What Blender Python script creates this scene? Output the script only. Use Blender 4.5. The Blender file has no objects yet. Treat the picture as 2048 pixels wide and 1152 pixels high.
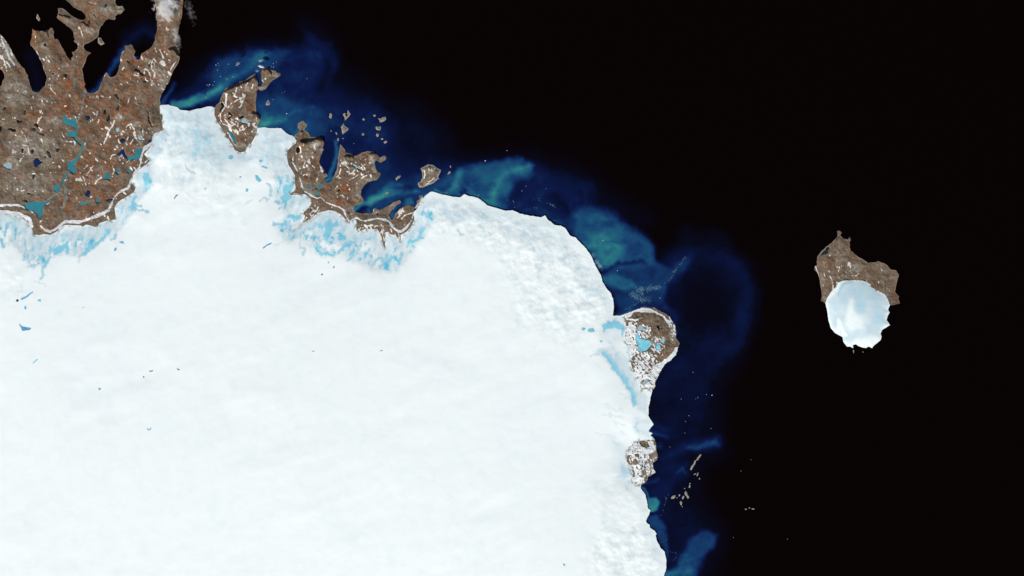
# Polar coast seen from orbit. One Blender unit is one kilometre.
import bpy, math, numpy as np
from mathutils import Vector

sc = bpy.context.scene
sc.unit_settings.scale_length = 1000.0
S = 0.05                                   # km of ground per map unit (traced map is 2048 x 1152)
def wx(x): return (x - 1024.0) * S
def wy(y): return (576.0 - y) * S

# ------------------------------------------------------------------ camera, sky, sun, exposure
ALT = 700.0
cam_d = bpy.data.cameras.new('camera'); cam = bpy.data.objects.new('camera', cam_d)
sc.collection.objects.link(cam); sc.camera = cam
cam.location = (0, 0, ALT)
cam_d.sensor_width = 36.0; cam_d.lens = 36.0 * ALT / 102.4
cam_d.clip_start = 1.0; cam_d.clip_end = 5000.0
SUN_EL = math.radians(27.0)
SUN_DIR = Vector((-0.50 * math.cos(SUN_EL), -0.866 * math.cos(SUN_EL), math.sin(SUN_EL)))   # towards the sun
w = bpy.data.worlds.new('World'); sc.world = w; w.use_nodes = True
nt = w.node_tree
sky = nt.nodes.new('ShaderNodeTexSky'); sky.sky_type = 'NISHITA'; sky.sun_disc = False
sky.sun_elevation = SUN_EL; sky.sun_rotation = math.atan2(SUN_DIR.x, SUN_DIR.y) % (2 * math.pi)
bg = nt.nodes['Background']; bg.inputs['Strength'].default_value = 0.05
nt.links.new(sky.outputs[0], bg.inputs[0])
sun_d = bpy.data.lights.new('sun', 'SUN'); sun_d.energy = 4.2; sun_d.angle = math.radians(0.5)
sun_d.color = (1.0, 0.965, 0.92)
sun = bpy.data.objects.new('sun', sun_d); sc.collection.objects.link(sun)
sun.rotation_euler = (-SUN_DIR).to_track_quat('-Z', 'Y').to_euler()
sun.location = (0, 0, 50)
sc.view_settings.view_transform = 'Standard'; sc.view_settings.look = 'None'
sc.view_settings.gamma = 1.0; sc.view_settings.use_curve_mapping = False
sc.view_settings.exposure = 0.48
sc.cycles.volume_bounces = 6

# ------------------------------------------------------------------ numeric helpers
_R = np.random.RandomState(7)
_ANG = _R.rand(16, 256, 256).astype(np.float32) * 2 * np.pi
_GX, _GY = np.cos(_ANG), np.sin(_ANG)
def pn(x, y, seed=0):
    xi = np.floor(x).astype(np.int32); yi = np.floor(y).astype(np.int32)
    fx = (x - xi).astype(np.float32); fy = (y - yi).astype(np.float32)
    u = fx * fx * fx * (fx * (fx * 6 - 15) + 10); v = fy * fy * fy * (fy * (fy * 6 - 15) + 10)
    gx, gy = _GX[seed % 16], _GY[seed % 16]
    def g(ox, oy):
        a, b = (yi + oy + 37 * seed) & 255, (xi + ox + 91 * seed) & 255
        return gx[a, b] * (fx - ox) + gy[a, b] * (fy - oy)
    n0 = g(0, 0); n0 = n0 + u * (g(1, 0) - n0)
    n1 = g(0, 1); n1 = n1 + u * (g(1, 1) - n1)
    return (n0 + v * (n1 - n0)) * 1.5
def fbm(x, y, scale, octv=4, seed=0, gain=0.5):
    r = 0; a = 1.0; t = 0
    for o in range(octv):
        r = r + a * pn(x / scale, y / scale, seed + o * 3); t += a; a *= gain; scale *= 0.5
    return r / t * 1.5
def ridged(x, y, scale, octv=3, seed=0):
    r = 0; a = 1.0; t = 0
    for o in range(octv):
        r = r + a * (1 - np.abs(pn(x / scale, y / scale, seed + o * 3)) * 1.6); t += a; a *= 0.55; scale *= 0.5
    return r / t
def ss(a, b, x):
    t = np.clip((x - a) / (b - a), 0, 1); return t * t * (3 - 2 * t)
def blur(A, r, n=2):
    for _ in range(n):
        for ax in (0, 1):
            p = np.concatenate([np.take(A, [0] * (r + 1), ax), A, np.take(A, [-1] * r, ax)], ax); c = np.cumsum(p, ax); m = A.shape[ax]
            A = (np.take(c, range(2 * r + 1, 2 * r + 1 + m), ax) - np.take(c, range(0, m), ax)) / (2 * r + 1)
    return A
def P(s): return np.array([[float(c) for c in p.split(',')] for p in s.split()], np.float64)
def sdf(poly, X, Y):
    p = np.asarray(poly, np.float64)[:, :2]; q = np.roll(p, -1, 0)
    d2 = np.full(X.shape, 1e12); ins = np.zeros(X.shape, bool)
    for (ax, ay), (bx, by) in zip(p, q):
        ex, ey = bx - ax, by - ay; L = ex * ex + ey * ey
        if L < 1e-9: continue
        px, py = X - ax, Y - ay
        t = np.clip((px * ex + py * ey) / L, 0, 1)
        np.minimum(d2, (px - t * ex) ** 2 + (py - t * ey) ** 2, out=d2)
        if ay != by:
            c = ((ay > Y) != (by > Y)) & (X < (bx - ax) * (Y - ay) / (by - ay) + ax)
            ins ^= c
    d = np.sqrt(d2); return np.where(ins, d, -d)
def sline(pts, X, Y):                                  # pts x,y,width -> half width minus distance
    best = np.full(X.shape, -1e6)
    for a, b in zip(pts[:-1], pts[1:]):
        ex, ey = b[0] - a[0], b[1] - a[1]; L = ex * ex + ey * ey + 1e-9
        px, py = X - a[0], Y - a[1]
        t = np.clip((px * ex + py * ey) / L, 0, 1)
        d = np.sqrt((px - t * ex) ** 2 + (py - t * ey) ** 2)
        np.maximum(best, 0.5 * (a[2] + t * (b[2] - a[2])) - d, out=best)
    return best
def LW(s, w):                                          # stroke: points plus width (or start,end width)
    p = P(s); w0, w1 = w if isinstance(w, tuple) else (w, w)
    return np.c_[p, np.linspace(w0, w1, len(p))]
def ell(cx, cy, rx, ry, ang=0, n=11, jit=0.12, seed=0):
    r = np.random.RandomState(int(cx * 13 + cy * 7) % 9999 + seed); t = np.arange(n) / n * 2 * np.pi
    k = 1 + jit * r.randn(n); a = math.radians(ang)
    x, y = rx * np.cos(t) * k, ry * np.sin(t) * k
    return np.c_[cx + x * math.cos(a) - y * math.sin(a), cy + x * math.sin(a) + y * math.cos(a)]

class Canvas:
    def __init__(s, x0, y0, x1, y1, step):
        s.x0, s.y0, s.step = x0, y0, step
        s.nx, s.ny = int(round((x1 - x0) / step)) + 1, int(round((y1 - y0) / step)) + 1
        s.X, s.Y = np.meshgrid(x0 + np.arange(s.nx) * step, y0 + np.arange(s.ny) * step)
        s.WX, s.WY = s.X, s.Y
    def win(s, p, m):
        a = max(0, int((p[:, 0].min() - m - s.x0) / s.step)); b = min(s.nx, int((p[:, 0].max() + m - s.x0) / s.step) + 2)
        c = max(0, int((p[:, 1].min() - m - s.y0) / s.step)); d = min(s.ny, int((p[:, 1].max() + m - s.y0) / s.step) + 2)
        return slice(c, max(c, d)), slice(a, max(a, b))
    def fill(s, A, poly, val, soft=4, amt=1.0, mode='mix'):
        k = s.win(poly, soft * 1.2 + 14)
        if A[k].size == 0: return
        al = ss(-soft, soft, sdf(poly, s.WX[k], s.WY[k])) * amt; s._put(A, k, al, val, mode)
    def stroke(s, A, pts, val, soft=2, amt=1.0, mode='mix', v1=None):
        k = s.win(pts, soft + pts[:, 2].max() + 14)
        if A[k].size == 0: return
        al = ss(-soft, soft, sline(pts, s.WX[k], s.WY[k])) * amt; s._put(A, k, al, val, mode)
    def _put(s, A, k, al, val, mode):
        if mode == 'mix': A[k] = A[k] * (1 - al) + val * al
        elif mode == 'max': A[k] = np.maximum(A[k], val * al)
        else: A[k] = A[k] + val * al
    def at(s, A, x, y):
        gx = np.clip((x - s.x0) / s.step, 0, s.nx - 1.001); gy = np.clip((y - s.y0) / s.step, 0, s.ny - 1.001)
        i, j = gx.astype(int), gy.astype(int); u, v = gx - i, gy - j
        return (A[j, i] * (1 - u) + A[j, i + 1] * u) * (1 - v) + (A[j + 1, i] * (1 - u) + A[j + 1, i + 1] * u) * v

# marching squares: filled region F>0 as triangles, with contour segments for side walls
_CASE = {1: [[0, 4, 7]], 2: [[4, 1, 5]], 4: [[5, 2, 6]], 8: [[7, 6, 3]], 3: [[0, 1, 5, 7]], 6: [[4, 1, 2, 6]], 12: [[7, 5, 2, 3]],
         9: [[0, 4, 6, 3]], 5: [[0, 4, 5, 2, 6, 7]], 10: [[4, 1, 5, 6, 3, 7]], 7: [[0, 1, 2, 6, 7]], 11: [[0, 1, 5, 6, 3]],
         13: [[0, 4, 5, 2, 3]], 14: [[4, 1, 2, 3, 7]], 15: [[0, 1, 2, 3]]}
_SEG = {1: [(4, 7)], 2: [(5, 4)], 4: [(6, 5)], 8: [(7, 6)], 3: [(5, 7)], 6: [(6, 4)], 12: [(7, 5)], 9: [(4, 6)],
        5: [(4, 5), (6, 7)], 10: [(5, 6), (7, 4)], 7: [(6, 7)], 11: [(5, 6)], 13: [(4, 5)], 14: [(7, 4)]}
def march(F, x0, y0, step):
    ny, nx = F.shape; ins = F > 0
    c = ins[:-1, :-1] * 1 + ins[:-1, 1:] * 2 + ins[1:, 1:] * 4 + ins[1:, :-1] * 8
    N = ny * nx
    gid = np.arange(N).reshape(ny, nx); hid = N + gid; vid = 2 * N + gid
    codes = [gid[:-1, :-1], gid[:-1, 1:], gid[1:, 1:], gid[1:, :-1], hid[:-1, :-1], vid[:-1, 1:], hid[1:, :-1], vid[:-1, :-1]]
    tris, segs = [], []
    for k, polys in _CASE.items():
        m = c == k
        if not m.any(): continue
        loc = [a[m] for a in codes]
        for p in polys:
            for i in range(1, len(p) - 1): tris.append(np.c_[loc[p[0]], loc[p[i]], loc[p[i + 1]]])
        for a, b in _SEG.get(k, []): segs.append(np.c_[loc[a], loc[b]])
    if not tris: return None
    tris = np.concatenate(tris); segs = np.concatenate(segs) if segs else np.zeros((0, 2), int)
    ids, inv = np.unique(tris.ravel(), return_inverse=True)
    tris = inv.reshape(-1, 3)
    lut = {}
    segs = np.searchsorted(ids, segs)
    kind = ids // N; g = ids % N; j, i = g // nx, g % nx
    f0 = F[j, i]; jn = np.where(kind == 2, np.minimum(j + 1, ny - 1), j); im = np.where(kind == 1, np.minimum(i + 1, nx - 1), i)
    f1 = F[jn, im]; t = np.where(kind == 0, 0, np.clip(f0 / (f0 - f1 + 1e-12), 0.02, 0.98))
    px = x0 + (i + (kind == 1) * t) * step; py = y0 + (j + (kind == 2) * t) * step
    return px, py, tris[:, ::-1], segs

def make_mesh(name, verts, tris, quads=None, smooth=True, attrs=None):
    me = bpy.data.meshes.new(name)
    nq = 0 if quads is None else len(quads)
    me.vertices.add(len(verts)); me.vertices.foreach_set('co', np.asarray(verts, np.float32).ravel())
    loops = tris.ravel() if nq == 0 else np.concatenate([tris.ravel(), quads.ravel()])
    tot = np.concatenate([np.full(len(tris), 3), np.full(nq, 4)]).astype(np.int32)
    me.loops.add(len(loops)); me.loops.foreach_set('vertex_index', loops.astype(np.int32))
    me.polygons.add(len(tot)); me.polygons.foreach_set('loop_start', (np.cumsum(tot) - tot).astype(np.int32))
    me.polygons.foreach_set('use_smooth', np.full(len(tot), smooth))
    for k, v in (attrs or {}).items():
        a = me.attributes.new(k, 'FLOAT', 'POINT'); a.data.foreach_set('value', np.asarray(v, np.float32))
    me.update(calc_edges=True); me.validate()
    return me
def obj(name, me, mat, parent=None):
    o = bpy.data.objects.new(name, me); sc.collection.objects.link(o)
    if mat and not me.materials: me.materials.append(mat)
    if parent is not None: o.parent = parent
    return o
def tag(o, label=None, cat=None, group=None, kind=None):
    for k, v in (('label', label), ('category', cat), ('group', group), ('kind', kind)):
        if v: o[k] = v
    return o
def solid(name, F, x0, y0, step, zf, zb, mat, parent=None, attrf=None, smooth=True):
    r = march(F, x0, y0, step)
    if r is None: return None
    px, py, tris, segs = r
    z = zf(px, py)
    # ground beyond the traced map carries on outwards, ever coarser
    ex = np.where(px < -50, -50 + (px + 50) * 30, px); ey = np.where(py < -50, -50 + (py + 50) * 30, np.where(py > 1190, 1190 + (py - 1190) * 30, py))
    V = np.c_[wx(ex), wy(ey), z]
    bv = np.unique(segs)
    m = np.zeros(len(px), int); m[bv] = np.arange(len(bv)); n = len(px)
    top = V[bv]; bot = top.copy(); bot[:, 2] = zb if np.isscalar(zb) else zb(px[bv], py[bv])
    quads = np.c_[n + m[segs[:, 0]], n + len(bv) + m[segs[:, 0]], n + len(bv) + m[segs[:, 1]], n + m[segs[:, 1]]]
    at = None
    if attrf:
        at = {k: np.concatenate([v, v[bv], v[bv]]) for k, v in attrf(px, py).items()}
    return obj(name, make_mesh(name, np.concatenate([V, top, bot]), tris, quads, smooth, at), mat, parent)

# ------------------------------------------------------------------ materials
def mat(name):
    m = bpy.data.materials.new(name); m.use_nodes = True; n = m.node_tree
    b = n.nodes['Principled BSDF']; b.inputs['Specular IOR Level'].default_value = 0.1; b.inputs['Roughness'].default_value = 0.9
    return m, n, b
def ramp(n, fac, stops):
    r = n.nodes.new('ShaderNodeValToRGB'); e = r.color_ramp.elements
    while len(e) < len(stops): e.new(0.5)
    for el, (p, c) in zip(e, stops): el.position = p; el.color = (*c, 1)
    n.links.new(fac, r.inputs[0]); return r.outputs[0]
def attr(n, k):
    a = n.nodes.new('ShaderNodeAttribute'); a.attribute_name = k; return a.outputs['Fac']
def noise(n, scale, det=5, rough=0.6, dist=0.0, vec=None):
    t = n.nodes.new('ShaderNodeTexNoise'); t.inputs['Scale'].default_value = scale; t.inputs['Detail'].default_value = det
    t.inputs['Roughness'].default_value = rough; t.inputs['Distortion'].default_value = dist
    if vec is None:
        g = n.nodes.new('ShaderNodeNewGeometry'); vec = g.outputs['Position']
    n.links.new(vec, t.inputs['Vector']); return t.outputs['Fac']
def mth(n, op, a, b=None, clamp=False):
    t = n.nodes.new('ShaderNodeMath'); t.operation = op; t.use_clamp = clamp
    for i, v in enumerate((a, b)):
        if v is None: continue
        if isinstance(v, (int, float)): t.inputs[i].default_value = v
        else: n.links.new(v, t.inputs[i])
    return t.outputs[0]
def mix(n, f, a, b, bt='MIX'):
    t = n.nodes.new('ShaderNodeMix'); t.data_type = 'RGBA'; t.blend_type = bt
    for i, v in ((0, f), (6, a), (7, b)):
        if isinstance(v, (int, float)): t.inputs[i].default_value = v
        elif isinstance(v, tuple): t.inputs[i].default_value = (*v, 1)
        else: n.links.new(v, t.inputs[i])
    return t.outputs[2]
def maprange(n, v, a, b, c=0.0, d=1.0):
    t = n.nodes.new('ShaderNodeMapRange'); n.links.new(v, t.inputs[0])
    for i, q in enumerate((a, b, c, d)): t.inputs[i + 1].default_value = q
    return t.outputs[0]

def rock_material():
    m, n, b = mat('bare_rock')
    n1 = noise(n, 0.55, 6, 0.62, 0.4); n2 = noise(n, 3.0, 6, 0.72, 0.6); n4 = noise(n, 9.0, 4, 0.7, 0.3)
    t = mth(n, 'ADD', attr(n, 'tone'), maprange(n, n2, 0.3, 0.7, -0.16, 0.16)); t = mth(n, 'ADD', t, maprange(n, n4, 0.3, 0.7, -0.05, 0.05))
    base = ramp(n, t, [(0.0, (0.070, 0.048, 0.030)), (0.36, (0.122, 0.085, 0.056)), (0.6, (0.168, 0.124, 0.086)), (1.0, (0.270, 0.220, 0.168))])
    base = mix(n, maprange(n, n1, 0.45, 0.68, 0, 0.7), base, mix(n, 1.0, base, (1.0, 1.04, 1.02), 'MULTIPLY'))
    ru = mth(n, 'MULTIPLY', attr(n, 'rust'), maprange(n, n2, 0.3, 0.65, 0.5, 1.1), True)
    base = mix(n, ru, base, mix(n, 1.0, base, (1.42, 0.70, 0.42), 'MULTIPLY'))
    pa = mth(n, 'MULTIPLY', attr(n, 'pale'), maprange(n, n2, 0.3, 0.6, 0.55, 1.2), True)
    base = mix(n, pa, base, (0.38, 0.345, 0.29))
    base = mix(n, mth(n, 'MULTIPLY', attr(n, 'moraine'), maprange(n, n2, 0.35, 0.6, 1.0, 0.5)), base, (0.120, 0.104, 0.076))
    base = mix(n, attr(n, 'silt'), base, (0.20, 0.225, 0.195))
    n.links.new(base, b.inputs['Base Color']); return m
def ice_material():
    m, n, b = mat('glacier_ice')
    f = noise(n, 0.9, 5, 0.6, 0.5); big = noise(n, 0.06, 4, 0.55, 0.8)
    bl = mth(n, 'ADD', attr(n, 'blue'), maprange(n, f, 0.3, 0.7, -0.035, 0.035))
    col = ramp(n, bl, [(0.0, (0.885, 0.945, 0.93)), (0.12, (0.79, 0.875, 0.872)), (0.36, (0.59, 0.725, 0.765)), (0.62, (0.33, 0.66, 0.775)), (1.0, (0.11, 0.52, 0.69))])
    col = mix(n, maprange(n, big, 0.35, 0.7, 0, 0.6), col, mix(n, 1.0, col, (0.985, 0.985, 1.0), 'MULTIPLY'))
    col = mix(n, attr(n, 'dirt'), col, (0.16, 0.135, 0.10))
    n.links.new(col, b.inputs['Base Color']); b.inputs['Roughness'].default_value = 0.8; return m
def sea_material():
    m, n, b = mat('sea_water')
    f = noise(n, 0.35, 6, 0.62, 1.6); g = noise(n, 1.3, 4, 0.6, 1.0)
    s = attr(n, 'silt')
    s2 = mth(n, 'MULTIPLY', s, maprange(n, f, 0.3, 0.7, 0.92, 1.07)); s2 = mth(n, 'MULTIPLY', s2, maprange(n, g, 0.3, 0.7, 0.96, 1.04))
    col = ramp(n, s2, [(0.0, (0.0022, 0.0004, 0.0002)), (0.12, (0.0022, 0.0026, 0.0095)), (0.28, (0.0036, 0.0092, 0.055)), (0.5, (0.008, 0.043, 0.135)),
                       (0.7, (0.015, 0.108, 0.188)), (0.86, (0.024, 0.185, 0.205)), (1.0, (0.042, 0.245, 0.225))])
    n.links.new(col, b.inputs['Base Color']); b.inputs['Roughness'].default_value = 0.25; b.inputs['Specular IOR Level'].default_value = 0.08
    return m
def plain(name, c, var=0.12, scale=2.0, rough=0.85, spec=0.1):
    m, n, b = mat(name)
    f = noise(n, scale, 5, 0.6, 0.5)
    lo = tuple(v * (1 - var) for v in c); hi = tuple(min(1, v * (1 + var)) for v in c)
    n.links.new(ramp(n, f, [(0.3, lo), (0.7, hi)]), b.inputs['Base Color'])
    b.inputs['Roughness'].default_value = rough; b.inputs['Specular IOR Level'].default_value = spec
    return m
M_ROCK, M_ICE, M_SEA = rock_material(), ice_material(), sea_material()
M_SNOW = plain('old_snow', (0.70, 0.665, 0.60), 0.2, 4)
M_BANK = plain('snowbank_firn', (0.60, 0.62, 0.625), 0.14, 2.5)
M_DRIFT = plain('snowbank_snow', (0.70, 0.735, 0.735), 0.08, 1.5)
M_BERG = plain('berg_ice', (0.52, 0.58, 0.60), 0.06, 5)
LK = {'t': plain('turquoise_water', (0.034, 0.205, 0.255), 0.22, 0.9, 0.3), 'g': plain('silty_water', (0.07, 0.20, 0.20), 0.15, 1.2, 0.3),
      'n': plain('deep_blue_water', (0.008, 0.024, 0.085), 0.15, 1.0, 0.3), 'k': plain('dark_water_and_canyon_shade', (0.011, 0.013, 0.009), 0.2, 1.0, 0.3),
      'd': plain('green_dark_water', (0.012, 0.030, 0.030), 0.2, 1.0, 0.3), 'p': plain('pale_ice_water', (0.30, 0.46, 0.50), 0.15, 1.2, 0.5),
      'c': plain('cyan_meltwater', (0.20, 0.56, 0.68), 0.3, 2.5, 0.4), 'b': plain('blue_meltwater', (0.13, 0.40, 0.62), 0.3, 1.0, 0.4)}

# ------------------------------------------------------------------ traced outlines of land and ice
A = P("-160,20 -60,40 -20,52 0,68 4,73 9,79 13,83 17,90 22,98 26,107 31,117 35,123 42,130 48,137 52,146 56,152 58,162 61,172 64,179 67,183 73,185 79,183 83,178 85,174 "
      "91,171 92,165 94,156 91,146 87,140 86,133 84,128 82,122 79,116 75,109 71,101 66,95 61,90 61,84 63,76 64,70 65,56 69,60 76,59 82,62 88,62 94,60 99,60 100,56 104,56 "
      "107,60 109,64 107,69 107,73 110,79 115,78 118,83 121,88 123,94 127,101 131,106 134,113 139,120 142,122 144,120 142,117 146,112 144,104 150,103 155,98 156,92 153,88 "
      "148,85 147,81 149,79 148,71 146,63 141,57 133,51 127,46 119,40 113,36 115,29 117,25 116,18 121,16 127,17 132,21 139,28 148,34 157,38 167,40 171,36 171,30 166,25 "
      "160,20 154,18 147,14 142,8 135,4 131,0 126,-30 150,-80 235,-80 231,-20 231,0 230,5 234,11 240,13 244,12 246,15 250,19 245,24 241,29 236,28 231,32 231,37 228,40 218,38 211,41 "
      "207,46 203,52 199,58 197,66 196,72 193,76 186,80 178,86 171,88 167,91 167,96 171,101 173,101 177,104 182,105 182,107 177,109 174,113 172,120 168,130 165,137 166,150 "
      "168,162 171,168 169,173 171,178 175,184 180,186 187,186 192,184 197,180 199,173 203,165 207,158 209,149 213,145 216,150 217,153 222,155 228,154 232,150 236,143 238,134 "
      "240,125 240,118 244,105 250,99 249,92 255,91 262,88 265,92 266,96 271,102 268,110 270,117 275,121 280,119 282,112 284,106 292,102 300,95 307,89 310,80 311,70 315,61 "
      "314,52 315,42 314,25 310,8 308,-20 320,-80 360,-80 367,-20 366,0 365,12 364,32 360,47 357,57 354,75 351,81 355,92 360,106 359,119 351,135 344,147 340,160 332,172 326,185 319,199 "
      "320,210 321,226 324,237 326,254 327,261 312,266 309,272 306,283 304,290 297,300 289,308 295,316 301,322 295,328 285,335 267,351 265,354 264,365 272,376 269,384 260,390 "
      "250,396 235,405 230,415 232,432 230,440 215,442 199,447 195,454 172,450 165,455 162,452 130,450 120,456 112,465 100,470 87,468 80,471 67,470 64,460 54,444 41,435 25,429 "
      "12,430 0,428 -60,425 -160,420 -160,172 0,172 3,171 5,163 9,156 9,148 5,142 0,139 -30,130 -160,120")
B = P("511,147 514,159 516,165 516.5,172 522,173 524,165 523,155 521,146 524,139 530,137 535,134 542,140 549,141 555,145 561,147 560,152 552,157 545,161 539,167 535,175 531,179 "
      "524,182 517,179 513,184 512,194 512,225 517,232 522,236 521,240 517,247 515,260 512,271 506,282 500,292 491,304 477,306 471,304 467,297 455,282 450,271 444,259 434,244 "
      "428,230 428,219 432,210 439,205 440,199 444,190 449,181 450,177 467,171 481,164 492,159 505,150")
C = P("606,242 614,250 609,260 615,264 619,269 620,275 630,274 637,272 645,276 649,284 646,294 647,299 641,312 637,325 645,335 649,342 647,344 646,350 652,347 656,352 650,354 648,357 "
      "652,366 659,365 665,359 669,350 674,339 676,326 676,315 680,299 681,289 686,296 692,305 704,309 710,312 724,306 735,302 747,304 754,310 759,315 765,312 770,311 774,315 "
      "771,320 765,324 759,326 754,320 749,325 751,335 755,345 762,346 759,352 754,360 735,365 729,371 722,380 722,390 726,400 724,406 710,412 707,419 710,424 726,427 745,426 "
      "747,416 760,420 772,414 785,406 801,399 803,406 794,410 784,420 777,430 782,440 786,439 791,427 802,416 816,410 821,412 830,414 834,406 832,402 839,399 839,391 844,391 "
      "846,396 844,404 835,414 828,419 827,430 829,440 825,450 817,460 810,466 802,470 802,482 797,479 791,471 782,469 776,464 771,465 772,480 769,496 765,487 761,470 754,459 "
      "740,459 725,461 715,465 712,460 712,442 710,440 696,445 690,439 682,430 672,424 660,421 641,424 631,430 620,439 607,446 604,445 610,432 605,427 617,415 622,406 620,397 "
      "610,389 579,391 579,387 591,379 589,366 589,351 584,342 576,330 573,315 574,302 580,295 591,286 593,277 589,274 589,270 597,265 601,261 595,254 596,247")
D1 = P("1249,628 1265,622 1282,616 1290,614 1302,616 1309,614 1315,620 1327,625 1340,634 1349,650 1352,662 1352,675 1359,687 1356,695 1352,709 1342,720 1329,729 1321,742 1317,752 "
       "1310,766 1312,772 1305,781 1297,778 1282,780 1281,767 1275,760 1267,746 1262,731 1260,719 1268,708 1262,696 1252,690 1250,670 1251,645 1248,637")
D2 = P("1277,881 1292,879 1309,879 1312,886 1312,900 1316,912 1314,920 1306,926 1307,935 1311,945 1296,954 1296,959 1287,969 1280,971 1267,967 1260,960 1265,949 1262,936 1252,922 1255,907 1257,895 1266,887")
E = P("1674,462 1680,461 1684,465 1681,471 1687,477 1695,479 1699,474 1702,480 1699,484 1700,494 1702,501 1712,511 1725,519 1737,525 1752,525 1756,522 1766,526 1776,531 1781,539 1792,541 "
      "1797,550 1795,557 1792,575 1790,584 1799,594 1797,597 1800,607 1792,609 1784,610 1779,611 1760,605 1700,600 1660,605 1651,607 1647,603 1642,601 1644,592 1642,581 1641,569 1639,556 1635,545 1630,540 1630,532 "
      "1634,530 1634,515 1644,501 1656,491 1667,482 1675,474 1675,469")
DOME = P("1712,560 1725,561 1737,566 1750,575 1762,585 1767,586 1775,597 1780,610 1776,619 1779,625 1775,632 1773,640 1780,650 1772,655 1764,660 1761,667 1763,674 1761,680 1754,686 1749,690 "
         "1744,696 1737,693 1732,696 1725,695 1717,692 1712,688 1706,690 1706,696 1700,693 1694,693 1687,684 1685,674 1670,666 1662,657 1657,641 1655,626 1651,606 1654,596 1662,584 1670,574 1677,565 1687,561 1700,561")
ICE = P("-220,412 0,415 40,425 120,440 250,385 290,300 316,250 317,214 320,211 337,209 354,214 360,220 382,222 391,219 414,213 422,213 430,216 450,235 500,245 512,257 527,254 539,256 562,257 574,267 585,271 "
        "591,279 620,300 640,380 700,425 800,445 832,420 844,398 852,391 859,385 866,384 876,387 887,390 902,393 921,394 929,389 937,392 955,396 965,402 975,410 990,415 1006,421 1025,421 1040,427 1052,430 "
        "1060,432 1072,433 1082,435 1090,431 1095,439 1110,450 1122,452 1131,457 1141,472 1150,475 1164,489 1172,497 1180,507 1187,521 1192,535 1202,550 1205,565 1214,577 1222,587 1227,600 1228,612 "
        "1226,629 1227,632 1240,632 1251,627 1265,626 1285,640 1305,700 1302,770 1305,781 1301,794 1297,815 1297,832 1307,849 1296,862 1305,867 1299,870 1309,879 1306,890 1300,930 1284,965 1281,976 "
        "1291,990 1296,1017 1303,1020 1299,1027 1292,1040 1292,1045 1300,1050 1299,1055 1311,1063 1314,1068 1311,1070 1314,1083 1320,1095 1329,1104 1333,1120 1332,1137 1327,1152 1330,1230 1290,1340 -220,1340")

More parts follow.
